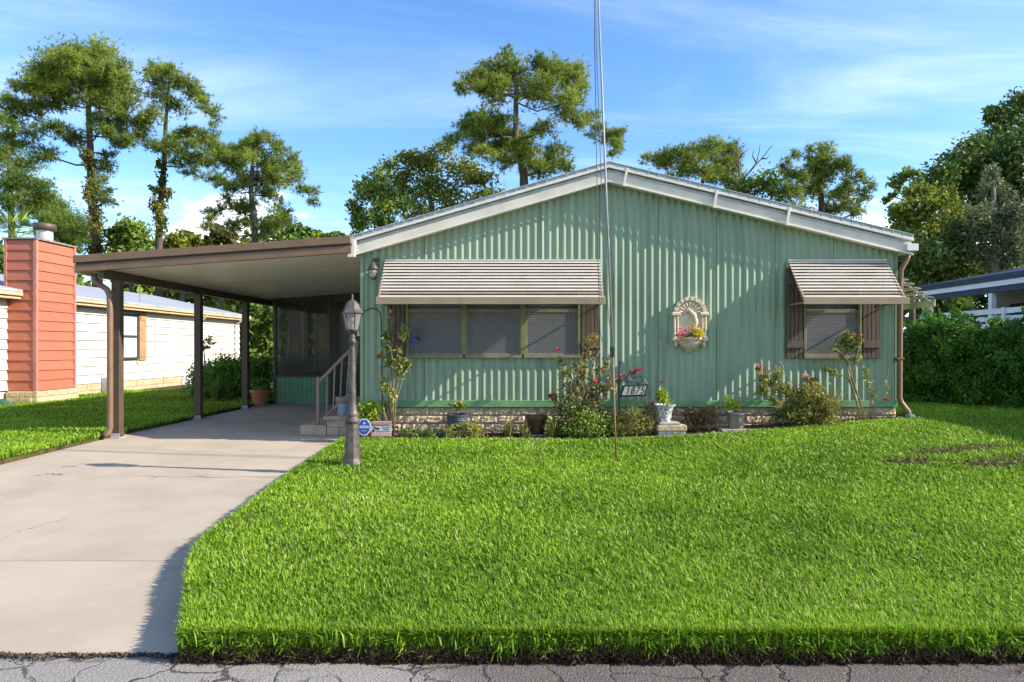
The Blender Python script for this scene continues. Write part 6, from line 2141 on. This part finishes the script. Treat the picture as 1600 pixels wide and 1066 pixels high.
# low trees seen over the carport roof and past the cream house
for i, (px, py, rx, ry, lab) in enumerate(((205, 368, 30, 20, 'round leafy tree behind the cream house, left of the ivy pine'), (285, 376, 26, 14, 'low leafy tree between the ivy pine and the spreading pine'), (345, 368, 22, 14, 'bright leafy tree at the foot of the spreading pine'), (470, 368, 34, 12, 'low dark trees edge right of the spreading pine'), (525, 372, 22, 9, 'small leafy tree touching the left end of the white roof'))):
    tree('leafy_tree', lab, 44 - i, [(px, 440), (px, 400)],
         [(px - rx * 0.5, py, rx * 0.55, ry * 0.7), (px + rx * 0.5, py + 2, rx * 0.55, ry * 0.6), (px, py - ry * 0.4, rx * 0.6, ry * 0.6), (px, py + ry, rx, ry), (px - rx * 0.6, py + ry * 2.2, rx * 0.8, ry), (px + rx * 0.6, py + ry * 2.2, rx * 0.8, ry)],
         leafm=[M['oakleaf'], M['yellowleaf'], M['vineleaf'], M['oakleaf'], M['oakleaf']][i], seed=220 + i, r0=0.18, **{**OK_, 'dens': 300, 'L': 0.30, 'wd': 0.22})
for i, (px, py, lab, d_) in enumerate(((410, 500, 'leafy tree filling the gap left of the screened porch', 31), (385, 480, 'yellowish tree behind the far corner of the cream house', 34))):
    tree('leafy_tree', lab, d_, [(px, 560), (px, 510)],
         [(px - 12, py - 8, 18, 14), (px + 14, py - 4, 18, 16), (px - 4, py + 22, 24, 16), (px + 16, py + 28, 20, 18), (px + 4, py + 50, 28, 16), (px - 18, py + 40, 18, 18), (px - 26, py + 10, 14, 12)],
         leafm=[M['oakleaf'], M['yellowleaf']][i], seed=230 + i, r0=0.15, **{**OK_, 'dens': 520, 'L': 0.26, 'wd': 0.16})

# palm behind the chimney
pc = P(25, 372, 30)
pm = thing('palm_tree', 'small fan palm peeking over the red chimney', 'palm', (pc.x, 30, 0.2))
MB().tube([(pc.x, 30, 0.2), (pc.x + 0.1, 30, pc.z)], [0.2, 0.16], 8).build('trunk', M['bark'], pm, smooth=True)
rng = np.random.default_rng(300)
for f_ in range(16):
    a, e = rng.uniform(0, 2 * math.pi), rng.uniform(0.15, 1.35)
    d3 = Vector((math.cos(a) * math.cos(e), math.sin(a) * math.cos(e), math.sin(e)))
    hub = pc + d3 * 0.75
    mb = MB()
    mb.tube([pc, hub], 0.015, 4)
    sd3 = d3.cross(Vector((0, 0, 1)))
    sd3 = sd3.normalized() if sd3.length > 0.1 else Vector((1, 0, 0))
    for k_ in range(18):
        b_ = (k_ - 8.5) / 8.5 * 1.5
        dl = (d3 * math.cos(b_) + sd3 * math.sin(b_)).normalized()
        tip = hub + dl * rng.uniform(0.6, 0.85) + Vector((0, 0, -0.15 * rng.uniform(0.3, 1)))
        w3 = dl.cross(Vector((0.2, 0.5, 0.8))).normalized() * 0.03
        mb.add([hub, hub.lerp(tip, 0.5) + w3, tip, hub.lerp(tip, 0.5) - w3], [(0, 1, 2, 3)])
    o = mb.build('frond', M['oakleaf'], pm)
    at = o.data.attributes.new('tint', 'FLOAT', 'POINT')
    at.data.foreach_set('value', np.full(len(o.data.vertices), rng.uniform(0.4, 1.0), np.float32))

# far woodland that closes the horizon
rng = np.random.default_rng(310)
n = 90000
x = rng.uniform(-95, 95, n)
top_ = 8.6 + 1.6 * np.sin(x * 0.23) + 1.2 * np.sin(x * 0.61 + 1) + 0.8 * np.sin(x * 1.7)
z = 0.2 + rng.uniform(0, 1, n) ** 0.8 * top_
y = 58 + rng.uniform(-3, 3, n) + 2 * np.sin(x * 0.9)
V, T, ti = leaves(np.stack([x, y, z], 1), np.full(n, 0.75), 0.5, 0.45 + 0.25 * np.sin(x * 0.8 + z * 0.9) + rng.normal(0, 0.12, n), rng)
tag(np_mesh('woodland', M['oakleaf'], V, T, ti), 'distant green woodland closing the horizon behind the houses', 'woodland', kind='stuff')
